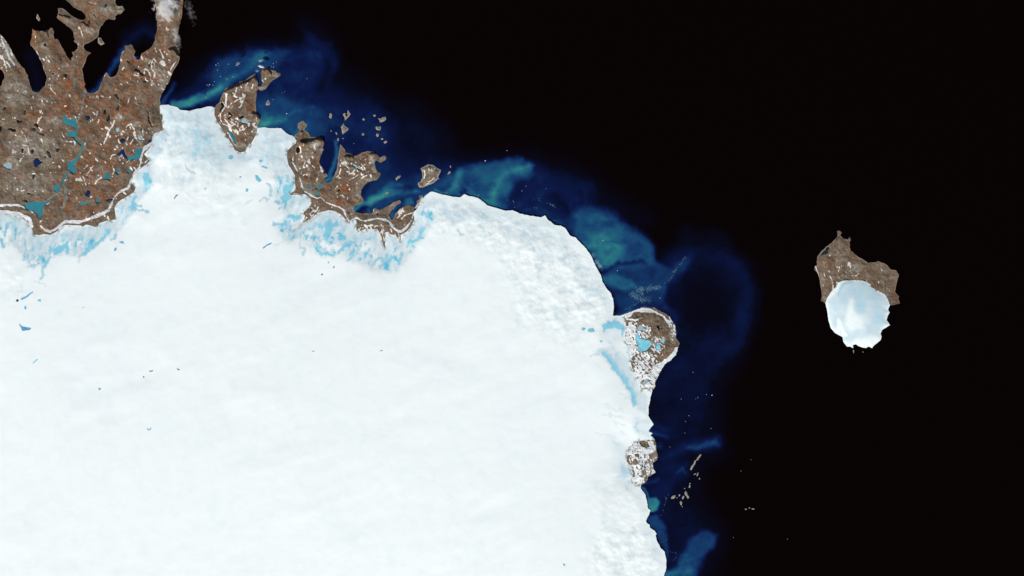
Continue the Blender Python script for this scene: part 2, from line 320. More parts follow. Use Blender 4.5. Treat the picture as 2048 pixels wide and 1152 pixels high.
# ------------------------------------------------------------------ the sea, one sheet, with glacial silt drifting in it
def build_sea():
    c = Canvas(-60, -60, 1620, 1212, 2.5)
    c.WX = c.X + 8 * fbm(c.X, c.Y, 75, 5, 1, .55) + 2.6 * fbm(c.X, c.Y, 18, 3, 3)
    c.WY = c.Y + 8 * fbm(c.X, c.Y, 75, 5, 2, .55) + 2.6 * fbm(c.X, c.Y, 18, 3, 4)
    v = np.zeros(c.X.shape)
    f = lambda s, val, soft=10, amt=1.0: c.fill(v, P(s), val, soft, amt)
    s = lambda t, wd, val, soft=5, amt=1.0: c.stroke(v, LW(t, wd), val, soft, amt)
    f("300,215 370,165 430,118 530,92 600,95 612,50 640,55 660,90 672,140 740,175 770,205 830,215 880,255 930,320 1060,312 1180,352 1215,395 1290,440 1160,480 1100,480 900,430 700,450 560,300 430,230", .15, 42)
    f("1320,520 1420,480 1490,540 1500,630 1470,700 1440,780 1430,880 1440,905 1400,930 1390,1000 1440,1060 1430,1110 1400,1200 1290,1200 1270,900 1290,700", .165, 45)
    f("340,205 410,160 430,122 520,97 570,98 620,90 655,95 660,135 640,180 690,200 750,215 780,260 800,330 900,330 1010,330 1060,330 1180,375 1160,430 1120,470 900,420 720,430 560,290 430,215", .30, 28)
    s("612,60 630,85 655,100 660,130", (10, 30), .24, 14)
    s("655,120 650,150 640,178", 9, .14, 12)
    f("415,150 435,120 520,102 575,105 540,140 500,145 470,160 430,175", .45, 14)
    s("345,212 380,206 402,198", 16, .86, 6); s("402,198 430,186 448,172 462,158 482,142 505,125 530,110", (20, 14), .66, 9); s("375,207 400,200 425,185 440,178", 6, .90, 5)
    s("322,205 332,190 345,168", (10, 5), .52, 6)
    f("512,205 560,192 612,212 650,228 655,262 600,272 545,262 515,250", .52, 13)
    s("512,238 530,232 552,230 575,230 600,220 625,214", (8, 5), .6, 6); s("518,250 535,240 560,236 570,236", (12, 8), .88, 7); s("570,240 580,255 590,268 600,255", 8, .64, 7)
    s("610,238 640,236 670,245", 14, .42, 8); s("625,270 650,268", 6, .5, 5)
    f("512,148 522,148 524,174 514,174", .36, 2)
    f("640,295 660,280 682,285 678,330 660,368 640,360 640,330", .25, 6)
    s("674,282 672,305 669,328 664,345 656,360", (7, 8), .62, 3); s("650,362 664,358", 8, .74, 3); s("676,278 690,262 670,235", 5, .34, 6)
    f("700,425 724,385 760,365 850,345 880,360 850,400 830,415 800,440 740,430", .38, 10)
    s("705,420 728,407 755,395 780,386", (10, 17), .92, 6); s("780,386 805,388 835,384", (15, 8), .70, 8); s("760,384 778,372 800,368", (8, 7), .64, 6)
    s("718,422 732,416", 7, .24, 4); s("740,424 760,408 795,398", 7, .46, 6); s("736,418 740,425", 4, .6, 3); s("783,438 787,424 797,410", 8, .62, 3); s("783,436 783,428", 3, .8, 2)
    f("808,412 812,402 824,400 828,410 820,414", .84, 6)
    f("845,392 862,378 895,348 930,333 985,326 1015,316 1050,328 1068,350 1066,372 1018,388 1012,425 960,402 900,398", .57, 10)
    s("855,380 895,382 900,372", 10, .42, 8)
    s("922,340 916,358 908,375 893,388", (14, 10), .80, 7); s("870,382 885,388", 5, .78, 3); s("936,378 945,382 958,396 975,406", (12, 8), .74, 5); s("924,384 932,378", 9, .32, 4)
    s("983,412 986,392 994,368 1012,347 1040,340 1060,334", (14, 12), .80, 8); s("940,350 985,336 1020,322 1045,322", 9, .56, 9); s("1000,408 1006,395", 12, .55, 7)
    f("1014,392 1030,365 1070,352 1120,372 1150,400 1145,455 1110,440 1060,425 1018,415", .27, 10)
    s("1010,405 1050,420 1085,428 1110,440 1135,455", (10, 16), .37, 14); s("1110,395 1135,420", 18, .16, 10)
    s("1170,382 1166,420 1148,432", (3, 5), .36, 4); s("1140,412 1146,430", 3, .3, 4)
    f("1146,478 1146,442 1160,420 1178,412 1222,430 1272,460 1304,490 1308,520 1340,545 1320,575 1230,560 1195,535 1165,490", .575, 13)
    f("1166,493 1176,464 1236,460 1250,490 1246,520 1210,532 1186,512", .76, 17); s("1168,492 1200,492 1230,488", (9, 7), .86, 10); s("1160,435 1200,440", 12, .66, 9); s("1212,448 1228,442", 7, .50, 5)
    s("1205,481 1240,484 1262,487", (2, 3), .62, 3); f("1262,462 1300,492 1306,520 1290,535 1262,520 1240,480", .545, 10)
    f("1200,548 1240,535 1330,535 1395,495 1372,545 1335,572 1330,615 1290,630 1225,632 1226,600", .41, 10)
    s("1198,548 1215,540 1240,527 1270,522 1290,530", (9, 5), .27, 5); f("1203,552 1235,545 1265,560 1275,580 1240,580 1215,572", .62, 6); s("1216,582 1245,588 1262,590", 8, .33, 6); s("1226,630 1240,628 1260,618", 8, .68, 5)
    s("1285,605 1320,612 1345,625 1352,660", (12, 6), .34, 8); s("1336,556 1356,530 1380,508", 3, .44, 3)
    s("1340,520 1385,492 1440,505 1480,540 1497,590 1492,640 1472,680 1430,705", (24, 30), .24, 22); f("1370,560 1420,545 1460,580 1455,640 1400,670 1360,640", .085, 30); s("1375,470 1400,480 1440,490", 30, .12, 22)
    s("1320,770 1360,730 1420,715", 30, .19, 22); s("1303,858 1312,863 1330,872", (8, 3), .50, 7); s("1304,842 1330,860", 10, .28, 8); s("1312,888 1320,889", 6, .42, 7)
    s("1325,912 1365,900 1395,892 1430,882", (6, 20), .36, 16); s("1380,899 1405,890 1428,884", (5, 9), .52, 8); s("1308,925 1340,930 1360,950", 22, .22, 14); s("1290,962 1300,958 1315,957", (6, 3), .44, 8)
    f("1320,960 1375,930 1378,950 1350,965 1336,990 1318,1030 1300,1000 1290,975", .25, 10); s("1352,946 1366,938 1370,948", 5, .42, 4)
    s("1283,976 1293,990 1296,995", (7, 4), .62, 3); f("1292,996 1303,991 1314,990 1321,998 1319,1018 1310,1028 1303,1026 1296,1018", .80, 3); s("1300,1008 1316,1012", 3, .72, 3)
    f("1294,1036 1318,1034 1330,1055 1336,1090 1338,1120 1328,1106 1310,1070 1298,1052", .45, 6)
    f("1330,1165 1334,1138 1352,1130 1372,1105 1378,1080 1400,1062 1432,1072 1428,1090 1413,1108 1400,1125 1396,1150 1392,1170", .49, 9)
    s("1332,1148 1360,1142 1382,1146", 12, .72, 7); s("1340,1120 1356,1110", 8, .22, 6); s("1360,1128 1385,1122", 5, .6, 5)
    s("183,184 198,168 214,150 226,132 240,112 248,96", (8, 14), .50, 7); s("255,86 285,60 310,70", 26, .17, 18); s("272,118 279,118", 5, .42, 3); s("60,110 76,170", 26, .10, 14); s("67,181 80,181", 4, .3, 3)
    # ragged flow filaments drawn out along the shore
    qx, qy = c.WX + 9 * fbm(c.X, c.Y, 40, 3, 9), c.WY + 9 * fbm(c.X, c.Y, 40, 3, 10)
    fil = .6 * ridged(qx * .8 - qy * .5, (qy + qx * .5) * 2.4, 44, 4, 5) + .4 * ridged(qx * 1.8, qy * .9, 34, 3, 6)
    v = v * (1 + 0.28 * (fil - 0.60)) * (1 + 0.20 * fbm(c.WX, c.WY, 46, 4, 8)); v = np.clip(v, 0, 1)
    e = np.array([-12000, -4000, -1200, -300, -120.])
    xs = np.concatenate([e, c.X[0], [1690, 1900, 2150, 2600, 4500, 13000.]]); ys = np.concatenate([e, c.Y[:, 0], [1270, 1450, 1800, 4000, 13000.]])
    V = np.zeros((len(ys), len(xs))); V[5:5 + c.ny, 5:5 + c.nx] = v * ss(-60, 0, c.X) * ss(1620, 1520, c.X)
    V[:, :5] = 0
    gx, gy = np.meshgrid(xs, ys); n = np.arange(gx.size).reshape(gx.shape)
    q = np.stack([n[:-1, :-1], n[1:, :-1], n[1:, 1:], n[:-1, 1:]], -1).reshape(-1, 4)
    me = make_mesh('sea', np.c_[wx(gx.ravel()), wy(gy.ravel()), np.zeros(gx.size)], np.zeros((0, 3), int), q, False, {'silt': V.ravel()})
    tag(obj('sea', me, M_SEA), 'dark polar sea with blue and teal silt plumes along the ice', None, None, 'structure')
build_sea()

# ------------------------------------------------------------------ land: shared builder for headlands and islands
def components(mask):
    lab = np.zeros(mask.shape, np.int32); k = 0; out = []
    ny, nx = mask.shape; todo = mask.copy()
    for j0, i0 in zip(*np.nonzero(mask)):
        if not todo[j0, i0]: continue
        k += 1; st = [(j0, i0)]; todo[j0, i0] = False; px = []
        while st:
            j, i = st.pop(); px.append((j, i)); lab[j, i] = k
            for b in range(max(0, j - 1), min(ny, j + 2)):
                for a in range(max(0, i - 1), min(nx, i + 2)):
                    if todo[b, a]: todo[b, a] = False; st.append((b, a))
        out.append((k, px))
    return lab, out
def scarp(cv, Z, line, H, L):
    """raise ground on the right-hand side of a line (map x right, y down, walking along it)"""
    p = P(line); k = cv.win(p, L * 2.5); X, Y = cv.X[k], cv.Y[k]
    X, Y = X + 3.0 * fbm(X, Y, 11, 4, 11), Y + 3.0 * fbm(X, Y, 11, 4, 12)
    best = np.full(X.shape, 1e9); side = np.zeros(X.shape); tt = np.zeros(X.shape); n = len(p) - 1
    for i in range(n):
        a, b = p[i], p[i + 1]; ex, ey = b - a; Ls = ex * ex + ey * ey
        t = np.clip(((X - a[0]) * ex + (Y - a[1]) * ey) / Ls, 0, 1)
        d = np.hypot(X - a[0] - t * ex, Y - a[1] - t * ey); cr = ex * (Y - a[1]) - ey * (X - a[0])
        m = d < best; best = np.where(m, d, best); side = np.where(m, np.sign(cr), side); tt = np.where(m, (i + t) / n, tt)
    Z[k] += np.where(side > 0, H * np.exp(-(best / L) ** 2) * ss(0, .12, tt) * ss(1, .88, tt) * ss(0, 1.2, best), 0)

def build_land(name, label, cat, poly, opts, group=None):
    o = opts; step = o.get('step', 1.0)
    x0, y0 = np.floor(np.maximum(poly.min(0), (-70, -70))) - 4; x1, y1 = np.ceil(np.minimum(poly.max(0), (1900, 1200))) + 4
    cv = Canvas(x0, y0, x1, y1, step); X, Y = cv.X, cv.Y
    F = sdf(poly, X, Y)
    cv.WX = X + 2.2 * fbm(X, Y, 16, 4, 21); cv.WY = Y + 2.2 * fbm(X, Y, 16, 4, 22)
    F = F + 0.9 * fbm(X, Y, 8, 3, 20) + .9 * fbm(X, Y, 18, 2, 19)
    Z = 0.012 + o.get('rise', 0.09) * ss(0, 26, F) + np.maximum(0, F).clip(0, 8) / 8 * (0.035 * fbm(X, Y, 34, 5, 24) + 0.055 * (ridged(cv.WX, cv.WY, 24, 5, 25) - .6) + .10 * (ridged(cv.WX, cv.WY, 58, 4, 27) - .6) + 0.016 * fbm(X, Y, 6, 3, 26))
    Z = np.maximum(Z, 0.008)
    for ln, H, L in o.get('scarp', []): scarp(cv, Z, ln, H, L)
    rust = np.zeros(X.shape); pale = np.zeros(X.shape); mor = np.zeros(X.shape); silt = np.zeros(X.shape)
    for x, y, rx, ry, a in o.get('rust', []):
        d = np.sqrt(((cv.WX - x) / rx) ** 2 + ((cv.WY - y) / ry) ** 2); rust = np.maximum(rust, a * ss(1.15, 0.35, d))
    rust = np.maximum(rust, o.get('tint', .3) * ss(-.1, .4, fbm(X, Y, 70, 3, 29)))
    rust = blur(rust, 3, 1) * (0.10 + 1.15 * ss(-.30, .38, fbm(cv.WX, cv.WY, 16, 6, 30, .62)))
    for t, wd, a in o.get('ruststroke', []): cv.stroke(rust, LW(t, wd), a, 1.5, 1, 'max')
    for x, y, rx, ry, a in o.get('pale', []):
        d = np.sqrt(((cv.WX - x) / rx) ** 2 + ((cv.WY - y) / ry) ** 2); pale = np.maximum(pale, a * ss(1.15, 0.4, d))
    pale = pale * (0.25 + 1.0 * ss(-.3, .35, fbm(cv.WX, cv.WY, 11, 5, 31, .62)))
    vein = np.maximum(.55 * ss(.83, .97, ridged(cv.WX, cv.WY, 30, 4, 32)), .40 * ss(.80, .96, ridged(X * 1.3, cv.WY, 15, 3, 35)))
    pale = np.maximum(pale, vein * ss(-.25, .30, fbm(X, Y, 48, 3, 33)))
    tone = .53 + .42 * fbm(cv.WX, cv.WY, 18, 6, 36, .68) + .12 * fbm(X, Y, 4, 2, 37)
    pale = np.maximum(pale, .38 * ss(2.6, .6, F) * ss(-.2, .4, fbm(X, Y, 30, 2, 34)))
    for t, wd, a in o.get('moraine', []): cv.stroke(mor, LW(t, wd), a, 2.5, 1, 'max')
    for t, wd, a in o.get('silt', []): cv.stroke(silt, LW(t, wd), a, 1.5, 1, 'max')
    # lakes sit in level hollows; a canyon-shadow strip is drawn among them
    lakes = []
    for kind, lp in o.get('lakes', []):
        k = cv.win(lp, 6); f = (sdf(lp, cv.X[k], cv.Y[k]) if lp.shape[1] == 2 else sline(lp, cv.X[k], cv.Y[k])) + 1.25 * fbm(cv.X[k], cv.Y[k], 6, 4, 41) - .2
        al = ss(-2.2, -0.3, f)
        if al.sum() < .5: continue
        lv = float((Z[k] * al).sum() / al.sum()) * 0.7 + 0.004; Z[k] = Z[k] * (1 - al) + (lv - 0.012) * al
        rust[k] *= 1 - al; lakes.append((kind, lp, lv))
    land = solid(name, F, x0, y0, step, lambda x, y: cv.at(Z, x, y), -0.06, M_ROCK, None,
                 lambda x, y: {'tone': cv.at(tone, x, y), 'rust': cv.at(rust, x, y), 'pale': cv.at(pale, x, y), 'moraine': cv.at(mor, x, y), 'silt': cv.at(silt, x, y)})
    tag(land, label, cat, group)
    lakef = np.full(X.shape, -99.)
    for kind, lp, lv in lakes:
        m = lp[:, :2]; r = lp[:, 2].max() if lp.shape[1] == 3 else 0
        lc = Canvas(*(np.floor(m.min(0)) - 3 - r), *(np.ceil(m.max(0)) + 3 + r), 0.5)
        g = (sdf(lp, lc.X, lc.Y) if lp.shape[1] == 2 else sline(lp, lc.X, lc.Y)) + 1.25 * fbm(lc.X, lc.Y, 6, 4, 41) - .2
        solid('lake', g, lc.x0, lc.y0, .5, lambda x, y: np.full(x.shape, lv), lv - .012, LK[kind], land)  # the peninsula's long black strip is canyon shade, not water
        k = cv.win(lp, 6); lakef[k] = np.maximum(lakef[k], (sdf(lp, X[k], Y[k]) if lp.shape[1] == 2 else sline(lp, X[k], Y[k])))
    # long snowbanks
    bankf = np.full(X.shape, -99.)
    for t in o.get('banks', []):
        k = cv.win(t, 10); bankf[k] = np.maximum(bankf[k], sline(t, cv.WX[k] * .5 + X[k] * .5, cv.WY[k] * .5 + Y[k] * .5) + 1.7 * fbm(X[k], Y[k], 9, 5, 51, .6) + 1.4 * fbm(X[k], Y[k], 24, 2, 50) - .75)
    for poly_b in o.get('bankpoly', []):
        k = cv.win(poly_b, 10); bankf[k] = np.maximum(bankf[k], sdf(poly_b, X[k], Y[k]) + 1.2 * fbm(X[k], Y[k], 7, 3, 51))
    bankf = np.minimum(bankf, F + .3); bankf = np.minimum(bankf, -lakef)
    # snow patches lying in gullies
    sf = np.full(X.shape, -9.)
    for t, wd in o.get('snow', []):
        q = LW(t, wd); k = cv.win(q, 8); sf[k] = np.maximum(sf[k], sline(q, .45 * cv.WX[k] + .55 * X[k], .45 * cv.WY[k] + .55 * Y[k]) - .42 + 1.35 * fbm(X[k], Y[k], 6.5, 3, 52))
    den = np.zeros(X.shape)
    for x, y, rx, ry, a in o.get('speck', []):
        d = np.sqrt(((X - x) / rx) ** 2 + ((Y - y) / ry) ** 2); den = np.maximum(den, a * ss(1.2, .5, d))
    ca, sa = math.cos(math.radians(o.get('grain', 60))), math.sin(math.radians(o.get('grain', 60)))
    U, Wv = X * ca + Y * sa, -X * sa + Y * ca
    fs = o.get('fine', 1.0)
    g = fbm(U * .42 + 1.5 * fbm(X, Y, 12, 2, 55), Wv, 6 * fs, 3, 53) * .62 + .5 * fbm(X, Y, 11 * fs, 3, 54)
    thr = 0.66 - 0.72 * den + np.where(den <= 0.01, 9, 0)
    sf = np.maximum(sf, (g - thr) * 3.6)
    for bp in o.get('bare', []):
        k = cv.win(bp, 8); sf[k] = np.minimum(sf[k], -sdf(bp, cv.WX[k], cv.WY[k]))
    sf = np.minimum(sf, F - .6); sf = np.minimum(sf, -lakef - .2); sf = np.minimum(sf, -bankf - .3)
    zs = lambda off: (lambda x, y: cv.at(Z, x, y) + off)
    lab, comp = components(bankf > 0)
    for k, px in comp:
        if len(px) > 12:
            J = np.array(px); a, b = J.min(0) - 2, J.max(0) + 3; a = np.maximum(a, 0)
            G = np.where((bankf > 0) & (lab != k), -.5, bankf)[a[0]:b[0], a[1]:b[1]]
            solid('snowbank', G, x0 + a[1] * step, y0 + a[0] * step, step, zs(.012), lambda x, y: cv.at(Z, x, y) - .003, o.get('snowmat', M_BANK), land)
    lab, comp = components(sf > 0); comp.sort(key=lambda c: -len(c[1])); small = np.full(X.shape, -1.)
    keep = set()
    for n, (k, px) in enumerate(comp):
        if len(px) * step * step < 7 or n >= 280: break
        keep.add(k); J = np.array(px); a, b = np.maximum(J.min(0) - 2, 0), J.max(0) + 3
        G = np.where((sf > 0) & (lab != k), -.3, sf)[a[0]:b[0], a[1]:b[1]]
        solid('snow_patch', G, x0 + a[1] * step, y0 + a[0] * step, step, zs(.009), lambda x, y: cv.at(Z, x, y) - .003, o.get('snowmat', M_SNOW), land)
    small = np.where((sf > 0) & np.isin(lab, list(keep)), -.3, sf)
    sp = solid('snow_specks', small, x0, y0, step, zs(.008), lambda x, y: cv.at(Z, x, y) - .003, o.get('snowmat', M_SNOW), land)
    if sp: sp['kind'] = 'stuff'
    return land, cv, Z, F

e = ell
OPT_A = dict(
    rise=.10, grain=62,
    scarp=[("66,59 76,62 88,64 96,62", .14, 12), ("336,99 345,99 353,103 359,112", .20, 14), ("163,43 170,48 178,54", .10, 9), ("116,27 126,31 140,36", .10, 9), ("302,252 299,240 297,230 295,220", .10, 8), ("326,246 322,236 319,228", .08, 6), ("270,139 280,144", .08, 7), ("281,146 288,151", .08, 7), ("94,445 99,450 97,458", .05, 6)],
    tint=.60, rust=[(150, 190, 60, 90, .8), (230, 230, 60, 90, .72), (180, 340, 80, 70, .72), (270, 150, 60, 60, .6), (150, 165, 20, 38, 1), (165, 205, 16, 22, .9), (122, 118, 12, 14, .8), (108, 140, 12, 16, .6), (62, 228, 13, 16, .8), (95, 185, 16, 12, .6), (270, 128, 22, 12, .95), (248, 145, 14, 28, .85), (150, 232, 20, 9, 1), (160, 272, 12, 16, .85),
          (195, 200, 18, 22, .6), (255, 225, 28, 20, .8), (300, 203, 12, 10, .9), (172, 25, 16, 12, .85), (205, 30, 22, 8, .6), (180, 45, 12, 8, .7), (130, 405, 14, 20, .95), (137, 420, 10, 10, .9), (42, 347, 14, 10, .75), (178, 412, 12, 7, .95), (190, 300, 18, 20, .6),
          (205, 330, 14, 12, .6), (132, 365, 8, 8, .8), (175, 300, 14, 12, .6), (235, 375, 10, 10, .6), (20, 220, 8, 12, .5), (60, 180, 5, 5, .9), (330, 100, 14, 10, .7), (330, 65, 16, 18, .7), (180, 250, 30, 25, .5), (90, 262, 20, 10, .5), (150, 190, 40, 45, .45), (120, 330, 30, 40, .25), (170, 380, 50, 40, .35)],
    ruststroke=[("66,60 66,72 64,84 68,96 72,101", (7, 3), .9), ("1,112 5,128 12,146", (5, 3), .8), ("362,5 361,28 358,40", (4, 3), .75), ("118,32 126,40", 4, .7)],
    pale=[(15, 100, 22, 34, .75), (30, 185, 32, 34, .45), (60, 165, 8, 30, .3), (130, 130, 10, 6, .8), (85, 205, 14, 12, .5), (320, 155, 22, 34, .5), (215, 20, 18, 12, .6), (240, 18, 12, 12, .5), (180, 62, 12, 10, .6), (92, 92, 12, 10, .5), (150, 95, 8, 10, .3), (55, 290, 50, 40, .45), (25, 330, 22, 20, .6), (90, 300, 30, 40, .4),
          (60, 370, 60, 30, .35), (200, 355, 30, 25, .25), (240, 235, 14, 9, .75), (270, 248, 14, 7, .75), (280, 275, 6, 10, .8), (20, 190, 14, 14, .5), (145, 130, 6, 30, .3), (235, 262, 7, 5, .8), (110, 240, 22, 12, .45), (150, 70, 14, 8, .4), (335, 20, 26, 30, .3)],
    silt=[("173,178 168,190 166,205 164,220 158,235 153,246", (3, 4), .8), ("165,288 172,295 182,306 190,315", (3, 2), .6), ("126,372 132,377 131,385 135,395 128,405 125,415", (5, 5), .75), ("132,377 140,383", 3, .6), ("92,405 105,392 118,384", 5, .7), ("176,403 190,404", 4, .5), ("106,175 106,182", 2, .6), ("104,145 108,180", 1.5, .6), ("148,160 149,172", (5, 3), .7), ("137,183 139,190", 4, .6), ("280,262 281,285", 7, .6), ("300,264 318,258", 5, .5), ("122,415 130,440", 4, .5)],
    moraine=[("-60,418 0,422 20,426 45,428 62,434 70,448 74,466", (8, 10), 1), ("88,466 110,460 126,450 165,450 195,447 215,440 228,432 231,412 244,398 264,388", (6, 7), .9), ("270,345 290,330 297,322 290,310 300,296", (3, 4), .7), ("0,416 30,414 52,420 66,426", (4, 4), .9)],
    banks=[LW("-80,408 0,411 16,410 36,410 48,415 58,420 66,424", (7, 3)), LW("82,452 90,460 100,463 108,460 116,454 124,448 134,443 150,444 160,444 176,439 192,433 206,427 217,420", (6, 9)), LW("217,420 223,408 227,398 234,388 246,380 256,376 260,368 264,356", (6, 5)),
           LW("264,357 268,346 278,334 282,324 281,316 285,306 291,296", (3, 5)), LW("291,297 296,291 302,286 306,278 309,267", (8, 3)), LW("270,345 279,334", (6, 5)), LW("290,326 296,320", (3, 5)), LW("0,424 20,425 44,430 60,440 62,452", (9, 9))],
    lakes=[('t', P("126,234 132,232 135,239 141,239 151,236 152,245 156,255 155,267 151,275 146,274 141,273 134,270 134,262 144,264 152,262 150,254 135,250 126,245")),
           ('g', LW("152,276 158,283 165,288 166,295 162,303 157,311", 5)), ('t', P("135,322 144,324 150,317 154,310 158,311 155,319 152,329 146,331 149,336 155,336 151,346 146,347 136,340 135,330")), ('t', LW("137,343 131,350 127,361 128,370", 4)),
           ('t', e(114, 377, 6.5, 7, 0, 14, .04)), ('t', P("48,409 65,404 87,404 91,408 86,416 85,432 77,436 74,427 67,422 54,419")), ('t', LW("90,408 96,402", 4)), ('n', P("170,231 179,231 181,236 177,240 172,237")), ('d', e(217, 236, 2.6, 6.5, 5)),
           ('n', P("67,320 71,316 76,316 80,322 87,324 80,330 71,333 66,327")), ('d', e(65, 302, 3, 5, -20)), ('d', P("111,296 120,297 116,303 113,301")), ('d', LW("95,303 99,306 101,313", 3.5)), ('k', LW("36,241 39,244 43,243", 3.4)), ('k', LW("18,258 24,259 30,260", 3.6)),
           ('k', LW("75,265 82,268 88,269", 2.6)), ('k', e(1, 258, 4, 4.5)), ('k', LW("71,248 76,252", 4)), ('k', LW("67,257 71,260", 3.6)), ('k', e(131, 150, 2.6, 2.8)), ('d', e(106, 148, 2.4, 2.6)), ('d', LW("232,189 236,196", 4)), ('d', e(237, 214, 3, 4, 20)), ('k', P("207,219 212,219 212,227 207,227")),
           ('k', e(45, 302, 2.8, 4.5)), ('n', P("235,307 242,300 247,299 251,308 254,314 256,320 247,314 244,308 238,311")), ('t', P("255,313 262,313 269,311 272,300 280,296 286,300 282,307 280,317 270,319 257,320")), ('n', e(300, 282, 4, 3.4, 0)), ('t', P("211,345 216,343 219,351 221,361 215,358 208,357")),
           ('t', e(236, 342, 3.4, 5, 25)), ('t', e(259, 342, 4, 3.4)), ('n', e(246, 280, 5, 4)), ('n', e(283, 259, 2, 2.4)), ('n', P("171,386 175,380 181,382 181,388 177,392 171,389")), ('t', e(196, 401, 4, 4)), ('t', LW("161,409 176,405", 4.4)), ('n', LW("216,400 224,399", 3.4)),
           ('d', e(212, 12, 3, 3.4)), ('k', e(178, 43, 2.2, 3)), ('k', LW("187,29 191,33", 2.4)), ('k', e(90, 90, 2.8, 2.6)), ('k', LW("270,139 280,142", 3)), ('k', LW("282,146 287,150", 3)), ('k', LW("254,122 260,125", 2.2)), ('k', e(299, 131, 2, 2.8)), ('d', LW("286,162 292,163", 2.4)), ('d', e(67, 353, 2.4, 4.5)),
           ('k', LW("57,387 65,388", 2.4)), ('d', LW("49,400 54,403", 3)), ('k', LW("296,221 298,232 298,242 303,253", (1.6, 3.6))), ('k', e(10, 217, 3.4, 2.6)), ('k', e(50, 224, 1.8, 3)), ('d', e(90, 314, 2.4, 2)), ('p', e(235, 260, 3.6, 4)), ('p', e(280, 276, 4.5, 4)), ('p', P("5,330 14,326 24,331 22,338 14,336 8,333"))],  # long winding black strip is river canyon shadow, painted as a dark sheet
    snow=[("171,2 178,4 186,7 199,9", 1.6), ("2,78 8,88 6,98", 3), ("4,110 8,120 12,132 14,142", 2.6), ("14,100 18,114 24,122 29,130", 4), ("8,92 13,100", 3), ("20,96 24,104", 2), ("72,68 70,80 72,84", 1.6), ("73,102 78,112 84,126 88,140 92,150", 1.8), ("148,72 150,80 146,84", 1.4), ("162,62 165,72", 2.4), ("172,62 176,56", 1.2),
          ("96,168 104,180 111,188", 1.8), ("86,226 82,235 76,244 72,250", 2.2), ("14,195 20,195 15,203", 2), ("12,170 11,182", 1.4), ("110,152 116,153 117,146", 1.3), ("128,158 132,155", 1.8), ("248,92 250,98 244,106 241,116 243,122", 2.4), ("246,132 250,142", 1.4), ("200,165 205,158 210,150", 1.6), ("193,190 195,198 190,204", 1.6),
          ("222,182 228,176", 2), ("306,118 303,128 304,138 310,148 308,155", (2.6, 3.2)), ("320,100 324,108 326,116", 3), ("301,121 298,126", 2), ("310,96 314,104", 2.6), ("348,128 343,136 341,141", 3), ("352,124 346,131", 2), ("338,125 341,130", 2), ("296,140 300,148", 1.8), ("289,142 290,152 291,160 296,162", 2.2), ("261,155 263,165", 1.4), ("262,148 268,150 276,152", 1.5), ("275,160 276,165", 1.3), ("300,152 302,160 306,162", 2.2), ("262,186 265,190", 1.5), ("259,197 256,206", 1.6), ("309,132 318,136", 1.5),
          ("213,278 214,268 221,258 226,248 229,242", (3, 4)), ("221,258 226,250", 4), ("208,288 212,276 218,270", 3), ("219,275 221,272", 4), ("200,286 203,290", 2), ("195,222 193,232", 1.6), ("198,240 196,244", 1.6), ("183,236 182,244", 1.5), ("252,260 254,252 261,248 268,258 270,266", 2.6), ("270,258 269,280", 2.2), ("266,278 261,288", 2.6), ("256,274 251,285 254,290", 2.6), ("246,292 245,296", 1.8), ("285,258 286,268 289,275", 2.4), ("262,296 266,293", 1.4), ("228,300 236,298", 2),
          ("221,318 224,311 231,309", 2.6), ("238,316 242,310 247,312 247,318", 2), ("252,326 256,322 262,320 270,320 278,319", 2), ("282,320 284,326", 2.4), ("224,336 228,328", 2), ("237,346 240,342", 2.6), ("164,342 172,334 176,330", 2), ("174,348 182,337 188,330", 2), ("160,345 164,348", 1.4), ("160,356 166,362 158,360", 2.4), ("190,368 195,360 203,355", (3, 4)), ("155,372 156,366", 1.5), ("180,396 184,392", 2.2), ("182,383 186,382", 1.8),
          ("90,410 96,407 106,405", 2.4), ("80,444 86,440 94,437", 1.8), ("98,418 100,415", 1.4), ("38,373 48,369 58,366", 1.4), ("6,376 16,377", 1.6), ("15,365 22,363", 1.5), ("42,382 50,380", 1.6), ("80,348 88,348", 1.6), ("104,326 108,325", 2), ("90,330 88,338", 1.6), ("48,312 42,318 40,324", 2), ("40,306 52,308 60,309", 1.8), ("0,238 10,239", 1.4), ("42,262 50,272 54,284", 2.2), ("46,290 56,292 58,304", 2.4), ("132,283 144,284", 2), ("129,362 133,354", 2), ("172,432 173,438", 1.2), ("152,395 159,404", 1.4)],
    speck=[(14, 100, 30, 46, .62), (325, 140, 36, 44, .52), (300, 130, 40, 40, .42), (240, 265, 48, 34, .46), (285, 270, 30, 30, .42), (200, 335, 45, 28, .38), (250, 325, 36, 28, .40), (172, 250, 16, 22, .44), (55, 290, 60, 40, .30), (90, 120, 20, 50, .30), (340, 30, 26, 60, .34), (50, 370, 60, 30, .28), (215, 170, 40, 50, .26), (170, 60, 22, 20, .36), (110, 160, 26, 30, .28), (150, 240, 150, 150, .20), (205, 435, 34, 14, .46), (240, 395, 26, 14, .46), (170, 360, 26, 20, .38)])
